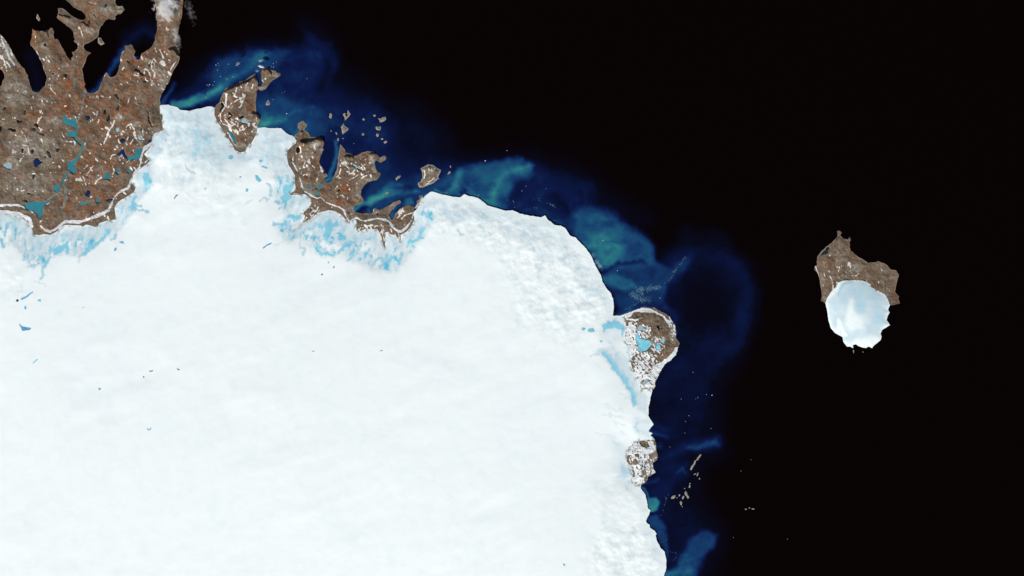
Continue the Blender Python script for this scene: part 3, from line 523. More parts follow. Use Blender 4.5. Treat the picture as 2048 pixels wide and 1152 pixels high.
OPT_B = dict(
    tint=.4,    rise=.11, grain=55,
    scarp=[("446,186 452,181 468,175 482,168 494,164 504,157 511,150", .22, 16), ("503,226 511,228 517,233 521,238", .14, 12), ("534,137 539,142 543,152", .12, 8), ("524,139 530,139 534,136", .1, 6), ("478,232 486,236", .07, 7), ("456,223 464,231", .07, 6)],
    rust=[(496, 215, 16, 18, .8), (500, 195, 12, 20, .6), (475, 212, 8, 8, .6), (531, 143, 6, 5, 1), (547, 145, 5, 4, 1), (514, 178, 5, 5, .8), (478, 275, 12, 8, .4), (448, 182, 4, 6, .8)],
    pale=[(494, 178, 8, 10, .6), (524, 178, 9, 5, .8), (548, 150, 12, 6, .45), (488, 240, 14, 8, .8), (516, 245, 6, 10, .6), (510, 258, 6, 12, .7), (483, 200, 7, 10, .5), (480, 290, 16, 6, .4)],
    silt=[("476,238 484,244 496,244", 6, .75), ("492,176 496,182", 5, .6), ("475,294 490,292", 5, .6)],
    moraine=[("430,216 430,232 440,250 450,268 458,284 470,300 480,305 492,301 504,284", (4, 5), .85)],
    banks=[LW("456,262 460,273 466,283 473,291 480,296", (2, 3)), LW("455,279 460,286 467,295 472,303 482,306 491,303 497,293 500,287", (2, 2.4)), LW("444,252 452,258 458,262", 3)],
    lakes=[('t', P("455,257 460,262 467,270 472,276 470,283 474,290 466,281 461,273 457,264")), ('k', LW("444,208 446,213 441,220", (5, 4))), ('k', LW("459,226 465,231 457,238", 2.6)), ('k', e(484, 234, 4, 3)), ('p', P("480,243 488,239 496,242 495,248 486,246")), ('k', e(549, 148, 1, 1.4))],
    snow=[("452,189 452,200 451,212", (3, 5)), ("451,212 456,216 462,207 470,203 478,198 484,196 490,192", 2.4), ("453,189 460,188", 2), ("474,176 472,186 468,192 472,194 480,195", 2.8), ("488,196 485,206 481,213 478,215", (2, 3.4)), ("441,206 446,204 450,212 444,220 440,222", 2), ("507,169 504,176", 2), ("496,166 491,172", 2), ("450,215 440,228 441,238 446,248 454,252", 2.6), ("448,232 456,226", 2), ("446,238 452,234", 1.6), ("456,240 462,236 464,240", 2.6),
          ("458,244 462,252 470,248", 2), ("474,252 480,256 486,252", 2.4), ("486,262 492,256 496,254", 2), ("490,272 492,280", 2.2), ("466,258 470,264", 1.8), ("503,265 508,258", 1.8), ("512,234 513,242", 1.6), ("540,190 540,190", .5)],
    speck=[(476, 255, 34, 24, .66), (455, 230, 22, 26, .50), (480, 190, 30, 26, .36), (505, 255, 14, 22, .5), (535, 160, 20, 16, .24)])
OPT_C = dict(
    tint=.6,    rise=.11, grain=55,
    scarp=[("594,284 604,284 614,284 624,281 632,278 638,276 645,280 649,289", .24, 16), ("686,318 692,314 700,312 706,313 709,318", .16, 12), ("737,306 746,305 752,309", .12, 9), ("601,262 606,264", .10, 5)],
    rust=[(628, 330, 12, 22, .8), (625, 345, 8, 12, .6), (688, 378, 16, 14, 1), (700, 372, 10, 16, .8), (680, 408, 18, 8, 1), (672, 400, 10, 10, .8), (655, 374, 12, 10, .7), (704, 396, 14, 12, .6), (640, 365, 10, 8, .7), (605, 270, 12, 6, .5), (680, 305, 6, 14, .5), (684, 355, 14, 12, .6), (728, 312, 14, 7, .5), (818, 419, 8, 5, .9), (797, 440, 12, 10, .5), (842, 395, 4, 4, .8), (655, 420, 20, 8, .3), (640, 385, 10, 6, .8), (698, 310, 8, 3, .7), (600, 305, 14, 22, .4)],
    pale=[(630, 290, 12, 12, .75), (645, 305, 6, 14, .6), (618, 335, 4, 26, .8), (642, 345, 8, 10, .5), (716, 385, 10, 20, .4), (745, 320, 8, 12, .7), (750, 340, 10, 8, .6), (605, 315, 14, 10, .55), (704, 420, 14, 6, .6), (690, 328, 10, 6, .55), (735, 360, 30, 6, .4), (606, 246, 10, 7, .25), (765, 318, 8, 6, .5), (750, 425, 26, 4, .5), (838, 400, 6, 8, .5), (790, 410, 14, 5, .4)],
    silt=[("623,378 632,370 640,362", 4, .5), ("620,385 640,388", 7, .6), ("608,378 622,385", 5, .5)],
    moraine=[("576,302 575,318 582,338 592,356 592,378 606,386 622,394 640,402 660,414 676,420 688,432 696,445 712,440 722,446 745,444 770,447", (5, 8), .8), ("800,466 815,456 826,442", 5, .6), ("632,415 660,416", 14, .6), ("582,389 608,386", 4, .5)],
    banks=[LW("584,324 592,337 597,345 599,357 604,371 610,383 618,388 627,394 635,397 642,394", (3, 4.4)), LW("642,394 650,402 660,408 672,412 682,417 688,421", (4, 5)), LW("688,421 692,433 697,443 706,438 714,435 720,440 730,442 745,439 755,437 765,439 778,443 783,451 790,459 797,463", (3, 6)),
           LW("797,463 804,462 812,455 820,446 825,436 828,424", (7, 4)), LW("828,424 834,412 840,404 845,396", (3, 5)), LW("584,324 587,312 588,306", 2), LW("584,300 588,310 590,318", 2), LW("589,388 600,387", 2)],
    lakes=[('k', e(596, 300, 4, 6.4, 8, 14, .04)), ('t', e(618, 371, 4, 4)), ('g', P("633,374 640,367 647,367 645,374 639,379 634,379")), ('g', e(635, 387, 4.4, 4)), ('k', e(677.5, 381, 3.2, 3)), ('p', LW("708,330 714,334 722,338", (4, 3))), ('d', e(755, 427, 1.6, 1.4)), ('g', LW("599,341 603,339", 3)), ('n', LW("582,318 586,324", 1.4))],
    snow=[("590,306 596,309 602,305 602,297 599,293", 2.2), ("606,296 608,288", 1.8), ("632,286 628,294 632,300", 2.6), ("626,304 622,310 618,318", 2), ("612,322 606,334", 1.8), ("600,346 612,349", 1.8), ("640,308 634,318", 1.6), ("638,345 634,360 628,368", 1.8), ("682,318 684,328 698,327", 1.6), ("690,330 698,336 699,350", 2.2), ("702,348 712,338 716,334", 2.4), ("682,338 678,350 672,356", 2.6), ("723,336 730,328", 2.6), ("722,336 726,340", 4), ("686,330 690,338", 1.6), ("704,358 716,350 722,346", 2), ("698,360 710,354", 1.8), ("724,350 732,345 738,342", 2.4),
          ("720,358 728,352 738,350", 1.8), ("730,320 736,314", 2), ("672,378 675,372", 1.8), ("678,392 684,390 688,394", 2), ("690,392 696,396 694,400", 2), ("690,402 696,400", 1.4), ("674,386 680,386", 1.2), ("700,430 710,424", 1.6), ("696,436 706,428", 1.8), ("793,428 800,420", 1.8), ("794,436 800,431", 2), ("802,438 812,430 824,426", 2.4), ("808,450 814,444", 2), ("800,424 806,416", 1.8), ("765,412 780,404", 1.5), ("748,418 746,426", 1.5),
          ("612,428 622,414", 1.6), ("616,434 628,418", 1.8), ("622,436 634,420 640,408", 1.8), ("632,430 642,414", 1.6), ("636,402 630,412", 1.4), ("606,442 614,434", 2.4), ("660,420 664,414", 1.6), ("718,462 724,448", 2), ("724,456 740,450 756,452", 2), ("726,460 742,456", 1.8), ("762,446 764,462 768,480", 2), ("766,452 769,470 770,486", 2.2), ("782,458 784,466", 2.4), ("797,468 799,478", 3), ("790,468 794,470", 2), ("740,448 742,456", 1.6), ("714,464 718,456", 2)],
    speck=[(612, 325, 30, 34, .46), (700, 335, 34, 26, .56), (730, 340, 26, 22, .44), (628, 425, 28, 16, .66), (735, 455, 28, 9, .58), (810, 430, 20, 22, .46), (690, 375, 40, 40, .26), (640, 350, 20, 24, .36), (765, 475, 8, 24, .5), (760, 430, 40, 12, .26), (605, 445, 14, 10, .6)])
OPT_D1 = dict(
    snowmat=M_DRIFT, step=.5, fine=.5, tint=.5, rise=.10, grain=50, scarp=[("1314,655 1318,652 1323,660", .1, 7)], rust=[(1295, 628, 20, 6, .5), (1340, 680, 10, 30, .35), (1310, 620, 6, 5, .6)], pale=[(1345, 660, 8, 40, .6), (1310, 690, 10, 14, .3)],
    bankpoly=[P("1249,628 1282,616 1300,617 1318,626 1330,633 1345,650 1338,652 1326,634 1310,626 1290,624 1268,624 1262,634 1250,637"), P("1357,693 1352,709 1342,720 1329,729 1321,742 1312,744 1306,731 1322,724 1334,716 1345,705 1350,696")],
    bare=[P("1266,630 1280,624 1296,627 1312,629 1326,634 1336,650 1340,666 1346,684 1350,694 1340,708 1328,716 1330,700 1334,688 1330,672 1320,662 1308,660 1300,650 1296,640 1284,636 1266,638")],
    lakes=[('c', P("1272,670 1277,666 1280,677 1290,679 1300,681 1304,686 1300,692 1294,701 1282,704 1277,702 1275,690 1271,680")), ('c', e(1316, 694, 4, 7, 10)), ('p', e(1282, 656, 7, 5)), ('p', P("1320,684 1325,673 1330,680 1328,688")), ('k', P("1313,651 1318,651 1321,660 1318,660")), ('p', LW("1286,768 1295,759", 5)), ('c', e(1254, 690, 3.4, 2.6))],
    snow=[("1254,638 1270,640 1284,634 1290,632 1296,638", 4), ("1300,652 1308,640", 1.6), ("1316,650 1318,640", 1.6), ("1320,655 1322,648", 1.6), ("1326,654 1324,646", 1.8), ("1328,668 1326,660", 1.8), ("1292,628 1302,628", 1.5), ("1332,676 1336,688", 1.6), ("1334,696 1335,700", 1.6), ("1322,712 1330,704", 1.6), ("1336,704 1338,702", 2)],
    speck=[(1262, 672, 22, 34, 1.3), (1286, 664, 22, 18, 1.0), (1290, 720, 30, 20, 1.0), (1284, 752, 26, 34, 1.15), (1310, 755, 14, 26, 1.3), (1314, 690, 18, 22, .92), (1345, 650, 12, 40, .75), (1268, 700, 16, 14, 1.25), (1300, 635, 40, 18, .26), (1300, 774, 20, 10, 1.2), (1322, 735, 12, 12, 1.2)])
OPT_D2 = dict(
    snowmat=M_DRIFT, step=.5, fine=.5, rise=.09, grain=70, scarp=[], rust=[], pale=[(1305, 908, 9, 12, .6), (1300, 930, 12, 12, .6), (1290, 945, 14, 10, .5), (1275, 960, 14, 8, .6)], lakes=[],
    bare=[P("1277,881 1290,882 1299,892 1294,896 1280,890"), P("1299,908 1310,901 1315,910 1309,916 1298,917"), P("1266,920 1272,918 1277,928 1270,931"), P("1268,908 1277,908 1278,915 1269,915"), P("1283,940 1291,938 1294,946 1285,950"), P("1302,932 1308,940 1300,938")],
    bankpoly=[P("1262,957 1275,950 1284,957 1276,964 1266,965"), P("1296,884 1308,889 1311,898 1304,906 1292,910 1290,902 1299,893")],
    snow=[("1292,917 1304,916 1313,915", 2), ("1294,928 1304,940 1310,944", 2.4), ("1270,936 1280,944 1290,956", 2), ("1284,880 1294,882 1306,886", 2)],
    speck=[(1278, 905, 26, 28, 1.3), (1280, 935, 28, 24, 1.05), (1300, 900, 16, 24, 1.1), (1272, 960, 24, 12, 1.1), (1300, 940, 16, 18, .95)])
OPT_E = dict(
    tint=.2,    rise=.08, grain=75, scarp=[("1770,560 1771,576 1770,590", .05, 5)], rust=[(1750, 560, 12, 8, .9), (1783, 548, 10, 6, .7), (1785, 585, 8, 14, .5), (1694, 485, 5, 5, .8), (1658, 520, 14, 12, .45), (1679, 466, 4, 5, .7), (1790, 602, 8, 5, .5), (1740, 545, 22, 14, .45)],
    pale=[(1680, 510, 16, 22, .35), (1712, 535, 16, 12, .5), (1768, 545, 10, 20, .25), (1645, 560, 8, 20, .3), (1755, 528, 10, 6, .4), (1650, 590, 6, 10, .3)], silt=[],
    moraine=[("1748,545 1754,556 1745,562", 8, .6), ("1690,545 1700,556", 8, .6)],
    lakes=[('d', P("1641,511 1648,501 1655,498 1657,505 1650,509")), ('d', LW("1674,479 1678,474", 2.6)), ('d', e(1656, 497, 2.4, 2))],
    snow=[("1631,532 1633,538 1636,546 1638,553", (3, 1.6)), ("1660,552 1664,560 1666,570 1666,578", 2.2), ("1676,546 1678,534", 1.8), ("1690,541 1696,551", 1.4), ("1694,545 1703,541", 1.2), ("1702,551 1712,551 1717,547", 1.6), ("1698,528 1701,532", 2.4), ("1675,558 1678,556", 1.5), ("1684,556 1684,562", 1.5), ("1666,490 1669,488", 1.2), ("1648,548 1650,552", 2.4), ("1696,497 1697,494", 1.2), ("1692,531 1696,532", 1)],
    speck=[(1672, 545, 30, 30, .26), (1705, 535, 24, 16, .26), (1785, 580, 16, 20, .2), (1700, 520, 90, 60, .14)])

LAND = {}
LAND['A'] = build_land('peninsula', 'big rust and brown tundra peninsula with fjords and turquoise lakes', 'peninsula', A, OPT_A)
LAND['B'] = build_land('headland', 'brown snow-streaked headland between two glacier tongues with long turquoise lake', 'headland', B, OPT_B)
LAND['C'] = build_land('headland', 'twin-lobed brown headland with a white snow channel along its ice margin', 'headland', C, OPT_C)
LAND['D1'] = build_land('headland', 'rounded brown headland with half-frozen cyan lake on the east coast of the ice', 'headland', D1, OPT_D1)
LAND['D2'] = build_land('headland', 'small snow-dappled rocky headland below the rounded one on the ice coast', 'headland', D2, OPT_D2)
LAND['E'] = build_land('island', 'lone grey-brown island in black sea carrying a round white ice dome', 'island', E, OPT_E)

# ------------------------------------------------------------------ small islands and skerries
ISL = [
 ("small teardrop islet alone in the dark fjord mouth above the twin points", P("75,28 80,38 80,41 77.5,42 73,37 73,33")), ("pale islet close beside the narrow neck of the peninsula", P("196,75 202,76 205,82 209,87 202,91 196,86")),
 ("small islet in blue water east of the headland with the long lake", P("536,200 540,206 539,210 532,211 532,206")), ("oval islet west of the ragged skerry with a dark pool", e(661, 232, 2.8, 5)),
 ("ragged grey island enclosing a dark pool, top of the skerry group", P("696,220 701,229 695,236 690,241 689,235 686,229 689,226 694,228 695,225")), ("triangular brown island pointing up toward the ragged skerry", P("687,247 689,252 697,257 695,261 685,269 683,257 682,254")),
 ("round islet midway between the ragged skerry and the hooked island", e(727, 239, 2.4, 2.4)), ("tiny flat islet just up-left of the hooked island", e(749, 231, 2.6, 1.8)), ("hook-shaped brown island, rightmost of the skerry group", P("756,236 761,238 765,235 771,234 772,239 769,242 760,245 759,241")),
 ("lumpy islet below the hook-shaped island, first of the curved chain", P("752,253 757,254 761,253 762,256 760,261 754,260 751,256")), ("lone round islet left of the curved chain of islets", e(726, 269, 2.6, 2.4)), ("second islet of the curved chain below the hooked island", e(755, 270, 2.6, 3.1)),
 ("smallest islet of the curved chain, third from the top", e(764, 278, 2.1, 1.7)), ("last islet of the curved chain below the hooked island", e(771, 284, 3.5, 2.5, -20)), ("thin sliver islet left of the triangular island", e(673, 267, 1.2, 3.4, -25)),
 ("pale islet above the narrow tip of the pointed headland lobe", e(676, 279, 1.9, 2.7)), ("tiny brown speck of rock between the pale islet and triangular island", e(686, 277, 1.4, .9)), ("tiny rock left of the sliver islet", e(662, 262, .9, 1.3)),
 ("small peanut-shaped island between the twin-lobed headland and the star island", P("791,357 796,352 802,351 800,355 795,358 793,361")), ("little islet in the teal silt plume of the bay", e(774, 386, 3.6, 2, -20)),
 ("star-cornered grey-brown island just off the glacier front", P("856,329 866,330 872,335 882,340 880,346 876,354 879,358 875,359 867,366 855,371 845,375 839,375 836,370 836,365 841,364 845,355 844,344 841,337 850,332")),
 ("boot-shaped islet right of the star-cornered island", P("895,348 897,344 901,342 901,346 896,349")), ("thin islet above the boot-shaped one", e(901, 333, 1.1, 2.8, -15)),
 ("upper half of the long thin broken islet off the southeast ice coast", P("1403,909 1400,914 1396,920 1392,921 1395,915 1400,909")), ("lower half of the long thin broken islet off the southeast ice coast", P("1392,921 1391,926 1387,933 1383,940 1380,940 1382,934 1387,927 1390,920")),
 ("slanted sliver of rock under the long broken islet", e(1390, 948, 3, .9, -30)), ("upright sliver of rock under the long broken islet", e(1395, 949, 1, 4, 20)), ("dot-like rock lowest under the long broken islet", e(1399, 957.5, 1.2, 1.6)),
 ("topmost dot rock of the southern skerry cluster", e(1380, 967, 1.3, 1.6)), ("tear-shaped rock near the top of the southern skerry cluster", e(1379, 973, 1.6, 3)), ("tiny rock left of the tear-shaped one in the skerry cluster", e(1369, 977, 1, 1)),
 ("bean-shaped leftmost islet of the southern skerry cluster", e(1347, 994, 5, 2.6, -32)), ("small rock right of the bean-shaped islet", e(1359, 990.5, 1.3, 2.2, 15)), ("largest upright islet of the southern skerry cluster", P("1371,982 1374,985 1375,989 1378,994 1376,998 1373,993 1369,988")),
 ("narrow islet left of the largest upright one in the skerry cluster", e(1366, 995, 1.6, 4, 20)), ("ragged lowest islet of the southern skerry cluster", e(1362, 1006, 2, 4.5, -10)), ("crumb of rock under the ragged lowest islet", e(1364.5, 1013.5, 1, 1.1)),
 ("dim rock just below the bean-shaped islet", e(1354, 995.5, 1, 1)), ("left rock of the lone trio far out in the black southeast sea", e(1492, 1018.5, 2.2, 1)), ("middle rock of the lone trio far out in the black southeast sea", e(1499, 1016, 1.6, .9)), ("right rock of the lone trio far out in the black southeast sea", e(1506, 1018, 2.8, 1, 10)),
 ("small rock off the lowest tip of the round ice dome", e(1707, 703, .9, 4, -6)), ("tiny rock right of the tip under the round ice dome", e(1726, 704, 1.1, 1)),
]
M_ISL = M_ROCK
for n, (lab, p) in enumerate(ISL):
    c = Canvas(*(np.floor(p.min(0)) - 3), *(np.ceil(p.max(0)) + 3), .5)
    F = sdf(p, c.X, c.Y) + .35 * fbm(c.X, c.Y, 4, 3, n)
    Z = .006 + .05 * ss(0, 5, F) + .008 * fbm(c.X, c.Y, 4, 3, n + 2) * ss(0, 2, F)
    if lab.startswith('star'): Z = .01 + .10 * ss(0, 9, F) + .02 * fbm(c.X, c.Y, 9, 4, 3)
    pal = np.clip(.55 * ss(3.0, .3, F) + .35 * fbm(c.X, c.Y, 7, 3, n + 5) + .25, 0, 1); z = np.zeros(F.shape)
    ru = .5 * ss(.15, .5, fbm(c.X, c.Y, 9, 2, n + 7)) * ss(1, 3, F)
    o = solid('islet' if len(p) < 14 else 'island', F, c.x0, c.y0, .5, lambda x, y: c.at(Z, x, y), -.04, M_ISL, None, lambda x, y: {'tone': c.at(.5 + .4 * fbm(c.X, c.Y, 8, 4, n + 9), x, y), 'rust': c.at(ru, x, y), 'pale': c.at(pal, x, y), 'moraine': c.at(z, x, y), 'silt': c.at(z, x, y)})
    if o is None: continue
    tag(o, lab, 'island', 'scattered rocky islets off the ice coast')
    if lab.startswith('ragged grey'):
        g = sdf(e(692.5, 230.5, 1.8, 2.4), c.X, c.Y); solid('lake', g, c.x0, c.y0, .5, lambda x, y: np.full(x.shape, .062), .0, LK['k'], o)
    if lab.startswith('star'):
        sf = np.full(F.shape, -9.)
        for t, wd in (("849,341 850,350 848,357", 2.2), ("857,336 859,341 863,341 864,336", 1.6), ("863,344 871,336", 1.2), ("857,364 863,361 868,355", 1.4), ("852,369 858,366", 1.2)):
            sf = np.maximum(sf, sline(LW(t, wd), c.X, c.Y) + .5 * fbm(c.X, c.Y, 4, 3, 9))
        lb, cp = components(sf > 0)
        for k, px in cp:
            if len(px) > 6: solid('snow_patch', np.where((sf > 0) & (lb != k), -.3, sf), c.x0, c.y0, .5, lambda x, y: c.at(Z, x, y) + .008, .0, M_SNOW, o)

# ------------------------------------------------------------------ the great ice cap
def build_ice():
    st = 1.75; c = Canvas(-120, 190, 1352, 1240, st); X, Y = c.X, c.Y
    F = sdf(ICE, X, Y)
    near = np.full(X.shape, -1e3)
    for k in 'ABC': near = np.maximum(near, sdf({'A': A, 'B': B, 'C': C}[k], X, Y))
    for p in (D1, D2): near = np.maximum(near, sdf(p, X, Y))
    F = F + .8 * fbm(X, Y, 7, 3, 61) + 1.0 * fbm(X, Y, 22, 3, 60)
    F = np.minimum(F, -near + .8)
    d = np.maximum(F, 0); d = d + (blur(d, 40) - d) * ss(20, 130, d)
    sea_front = ss(2, 70, -near)
    rough = np.full(X.shape, .10); c.WX = X + 12 * fbm(X, Y, 60, 3, 62); c.WY = Y + 12 * fbm(X, Y, 60, 3, 63)
    for s, v, so in (("850,380 1100,430 1230,560 1240,640 1150,650 1050,620 1030,560 1000,500 900,470 840,440", .95, 40), ("315,205 430,205 450,260 470,300 440,340 400,380 340,380 310,320", .75, 30), ("500,250 590,260 600,330 560,360 520,340 500,300", .65, 20), ("1200,1040 1340,1060 1345,1160 1200,1180 1180,1120", .75, 30), ("380,330 480,330 480,440 400,420 330,400", .45, 40), ("1180,960 1300,980 1300,1050 1200,1040", .4, 25), ("1000,440 1150,560 1150,680 1050,640", .7, 60), ("0,520 30,520 50,600 0,590", .5, 20)):
        c.fill(rough, P(s), v, so)
    U, W = X * .87 - Y * .5, X * .5 + Y * .87
    bump = .75 * fbm(U, W * 1.5, 46, 5, 64, .5) + .3 * fbm(X, Y, 22, 3, 66, .45)
    swell = fbm(X * .45 - Y * .2, Y + X * .40, 95, 3, 67, .45) * (.4 + 1.2 * ss(-.2, .4, fbm(X, Y, 220, 2, 65)))
    Z = .012 + .065 * sea_front + .62 * (1 - np.exp(-d / 330)) + .02 * (1 - np.exp(-d / 25)) + np.minimum(d / 20, 1) * (.080 * rough * bump + .030 * swell * (1 - .6 * rough)) + .012 * (ridged(c.WX, c.WY, 44, 2, 69) - .6) * np.minimum(d / 15, 1) * rough
    Z = Z + .010 * (ridged(X + 2 * bump, Y, 7, 2, 59) - .6) * ss(34, 3, d) * ss(10, 40, -near) + .006 * rough * fbm(X * 1.2 + Y * .5, Y * .5 - X * .2, 9, 3, 58) * np.minimum(d / 20, 1)
    # blue ice, slush and bare glacier ice, plus relief shade painted as tint
    st1 = fbm(X * .94 + Y * .34, (Y * .94 - X * .34) * .3, 7, 4, 74, .6); c.WX = X + 4.0 * fbm(X, Y, 15, 5, 71, .62) - 1.2 * st1; c.WY = Y + 4.0 * fbm(X, Y, 15, 5, 72, .62) + 4.2 * st1
    b = np.zeros(X.shape)
    c.fill(b, P("315,205 430,205 450,250 470,290 480,330 420,340 360,330 335,270 320,250"), .23, 28); c.fill(b, P("512,250 592,260 600,320 560,350 525,330 500,310"), .24, 20)
    c.fill(b, P("850,382 960,398 1100,436 1200,560 1230,600 1225,640 1190,600 1120,500 1000,450 900,440 850,450"), .17, 26); c.fill(b, P("1280,980 1305,1030 1335,1130 1325,1160 1300,1100 1285,1040 1270,1000"), .13, 12)
    for s, v, so in (("-120,425 0,425 60,440 80,470 112,466 165,454 230,440 235,408 265,388 275,370 266,352 297,322 290,308 308,270 330,258 340,268 326,300 304,330 306,352 308,370 296,386 274,402 268,425 256,440 244,456 226,470 205,482 190,496 170,506 155,512 130,510 105,516 86,532 60,535 45,512 30,492 0,482 -120,470", .31, 5),
                     ("590,290 574,300 570,318 580,340 588,355 588,380 578,392 560,400 548,392 560,370 552,350 562,330 560,305", .24, 10), ("548,352 590,345 592,376 580,392 612,388 624,400 620,416 606,428 606,446 622,438 640,424 662,420 690,438 700,446 714,442 714,464 740,458 756,460 768,496 774,464 800,482 806,468 826,450 832,420 846,398 862,402 870,440 852,470 836,486 826,505 812,520 795,545 760,545 735,535 720,528 700,522 680,506 668,516 640,515 625,500 600,478 575,485 548,452 572,432 560,410 552,392", .30, 8),
                     ("447,262 470,302 492,306 512,282 520,292 510,318 480,330 455,322 446,300", .25, 8), ("1188,702 1226,690 1256,714 1268,750 1280,780 1298,792 1296,832 1272,814 1242,762 1206,716", .26, 6), ("1268,830 1298,838 1306,850 1300,878 1280,878 1265,860", .22, 7), ("1215,872 1250,885 1262,905 1256,930 1266,950 1262,980 1230,972 1236,920 1222,890", .20, 18), ("1200,645 1225,636 1250,632 1252,680 1225,690 1200,680", .18, 8)):
        c.fill(b, P(s), v, so)
    zone = ss(.245, .29, b)
    tongue = np.zeros(X.shape)
    for q in ("318,208 430,208 445,262 470,320 440,370 370,400 320,360 322,260", "515,252 590,268 585,330 540,345 505,320"): c.fill(tongue, P(q), 1, 18, 1, 'max')
    b = b + tongue * (.08 * ss(-.1, .5, fbm(c.WX + .18 * Y, Y * .16, 9, 4, 56)) + .07 * ss(.1, .5, fbm(c.WX, c.WY * .7, 20, 4, 57)))
    c.stroke(b, LW("362,305 376,309", 6), .40, 5, .8, 'max'); c.stroke(b, LW("370,334 380,340 391,349", (4, 5)), .44, 4, .8, 'max'); c.stroke(b, LW("345,228 352,236 372,248 384,246", 8), .34, 7, .8, 'max')
    b = b + rough * (.20 * ss(.0, .45, fbm(c.WX, c.WY, 38, 5, 68, .58)) + .13 * ss(.08, .55, fbm(X, c.WY, 16, 4, 70))) * np.minimum(d / 30, 1)  # mottled relief shadows of the rough lobes, painted into the ice tint
    # wind-drawn streaks and white lobes of snow within the melt zones
    a1 = fbm((X * .93 + Y * .36) * 1.0, (Y * .93 - X * .36) * .22, 9, 4, 73); lobes = fbm(c.WX, c.WY * .8, 24, 4, 75)
    margin = ss(6, 34, -near)
    b = b + zone * (.16 * a1 + .07 * fbm(X, Y, 6, 3, 76)); b = b * (1 - zone * margin * .95 * ss(.14, .34, lobes + .35 * a1)); b = b + zone * margin * .62 * ss(.05, .34, -lobes + .3 * a1) * ss(-.2, .25, fbm(X, Y, 15, 4, 77))
    st2 = fbm(c.WX * .95 + c.WY * .3, (c.WY * .95 - c.WX * .3) * .26, 8, 4, 48, .6)
    b = np.maximum(b, zone * ss(3, 16, -near) * (.34 + .42 * ss(.1, .5, st2)) * ss(.16, .40, st2 + .45 * fbm(X, Y, 34, 3, 49)))
    # traced blue patches
    for s in ("289,344 295,345 299,351 305,357 305,366 299,367 292,365 284,360 284,354", "272,387 276,392 269,401 274,407 285,409 284,414 272,412 275,420 267,422 262,420 262,402", "102,502 130,485 136,482 140,495 140,507 132,507 130,500 120,507 110,510",
              "511,350 515,351 523,360 522,364 517,364 512,359", "564,370 574,371 587,359 587,370 585,380 576,387 586,395 576,404 575,415 569,419 569,409 560,395 567,386 565,377", "576,429 597,429 605,434 601,440 595,442 585,439 577,437 570,436",
              "557,445 570,441 575,444 567,455 562,451 546,451 546,444 550,442 555,447", "647,449 660,435 667,445 677,442 679,451 670,457 660,466 655,472 655,479 657,490 649,477 646,470 649,462", "620,470 626,467 631,474 631,480 622,475", "640,510 647,505 655,502 667,510 665,514 652,510 641,512",
              "812,488 816,480 828,478 845,472 850,474 835,482 820,490", "1204,651 1210,645 1220,641 1235,641 1246,649 1250,657 1249,665 1245,675 1242,662 1230,656 1217,657 1210,664 1206,659", "1240,925 1250,930 1262,945 1258,955 1232,955 1242,945"):
        c.fill(b, P(s), .82 if not s.startswith('1240') else .45, 1.8 if not s.startswith('1240') else 5, .92, 'max')
    for s, wd, v in (("277,421 285,419 292,422 297,425", 3.4, .8), ("218,460 210,474 202,483 190,490 178,500 165,509", 5, .8), ("222,479 228,476 233,467", 4, .8), ("183,470 181,485 187,491", 4, .6), ("102,515 92,527 87,533", 5, .8), ("57,535 80,528", 3.4, .75), ("160,512 172,508 182,503", 4, .75), ("160,512 159,525", 1.6, .5), ("48,482 52,500 48,520", 5, .65), ("0,478 8,492", 7, .75), ("14,447 24,443 31,439", 6, .6), ("33,467 42,465", 4, .6), ("85,535 86,550 82,558", 5, .6), ("68,562 84,566 90,572", 1.6, .45), ("64,480 72,500", 4, .5),
                     ("532,366 541,374", 4, .75), ("520,401 530,397 539,400", 3, .65), ("492,406 505,400", 2, .55), ("567,455 564,463", 2, .6), ("632,485 639,500 641,510", 5, .7), ("677,506 687,495 697,485 710,484 716,492", 5, .8), ("572,480 585,480 595,474", 2.6, .65), ("548,492 560,488 570,485", 1.5, .4), ("602,482 599,499", 2, .55), ("604,496 611,498 606,510", 4, .55), ("695,520 714,506", 4, .7), ("615,457 627,456 632,445", 5, .7), ("704,504 697,520", 4, .65), ("710,505 720,495 724,482", 4, .65), ("752,522 758,516 764,518 767,524", 4, .8), ("620,452 640,442 655,432", 4, .5), ("690,455 684,470", 5, .55), ("780,505 776,530", 3, .45), ("786,500 790,530", 3, .4),
                     ("1205,706 1220,722 1230,737 1246,757 1255,771 1265,787 1269,807", (9, 8), .74), ("1184,712 1205,696", 4, .4), ("1192,712 1214,700", 4, .5), ("1276,845 1270,853 1280,868", 4, .52), ("1224,884 1238,890", 5, .36), ("1250,968 1254,976", 5, .3), ("915,460 920,468 926,470", 4, .55), ("1000,476 1008,472", 3, .35), ("1254,706 1259,716", 4, .7), ("1218,684 1226,694", 2, .5), ("840,440 846,470", 8, .3), ("850,410 856,440", 8, .26)):
        c.stroke(b, LW(s, wd), v, 1.8, .92, 'max')
    for x, y, rx, ry, v in ((737, 476, 6, 4, .7), (804, 509, 5, 4, .7), (826, 492, 5, 4, .7), (822, 505, 4, 3, .6), (559, 360, 7, 4, .7), (555, 406, 6, 4, .8), (560, 416, 4, 3, .75), (542, 390, 5, 5, .6), (542, 381, 4, 4, .6), (484, 314, 10, 5, .42), (500, 318, 8, 4, .4), (1096, 454, 4, 1.5, .3), (1167, 658, 4, 3, .7), (1183, 661, 6, 4, .75)):
        c.fill(b, ell(x, y, rx, ry), v, 2, .9, 'max')
    # combed fringe beside the long blue band near the rounded headland
    k = c.win(P("1180,690 1300,820"), 4); q = LW("1212,704 1226,720 1238,736 1252,756 1262,772 1272,790 1276,806", (16, 14))
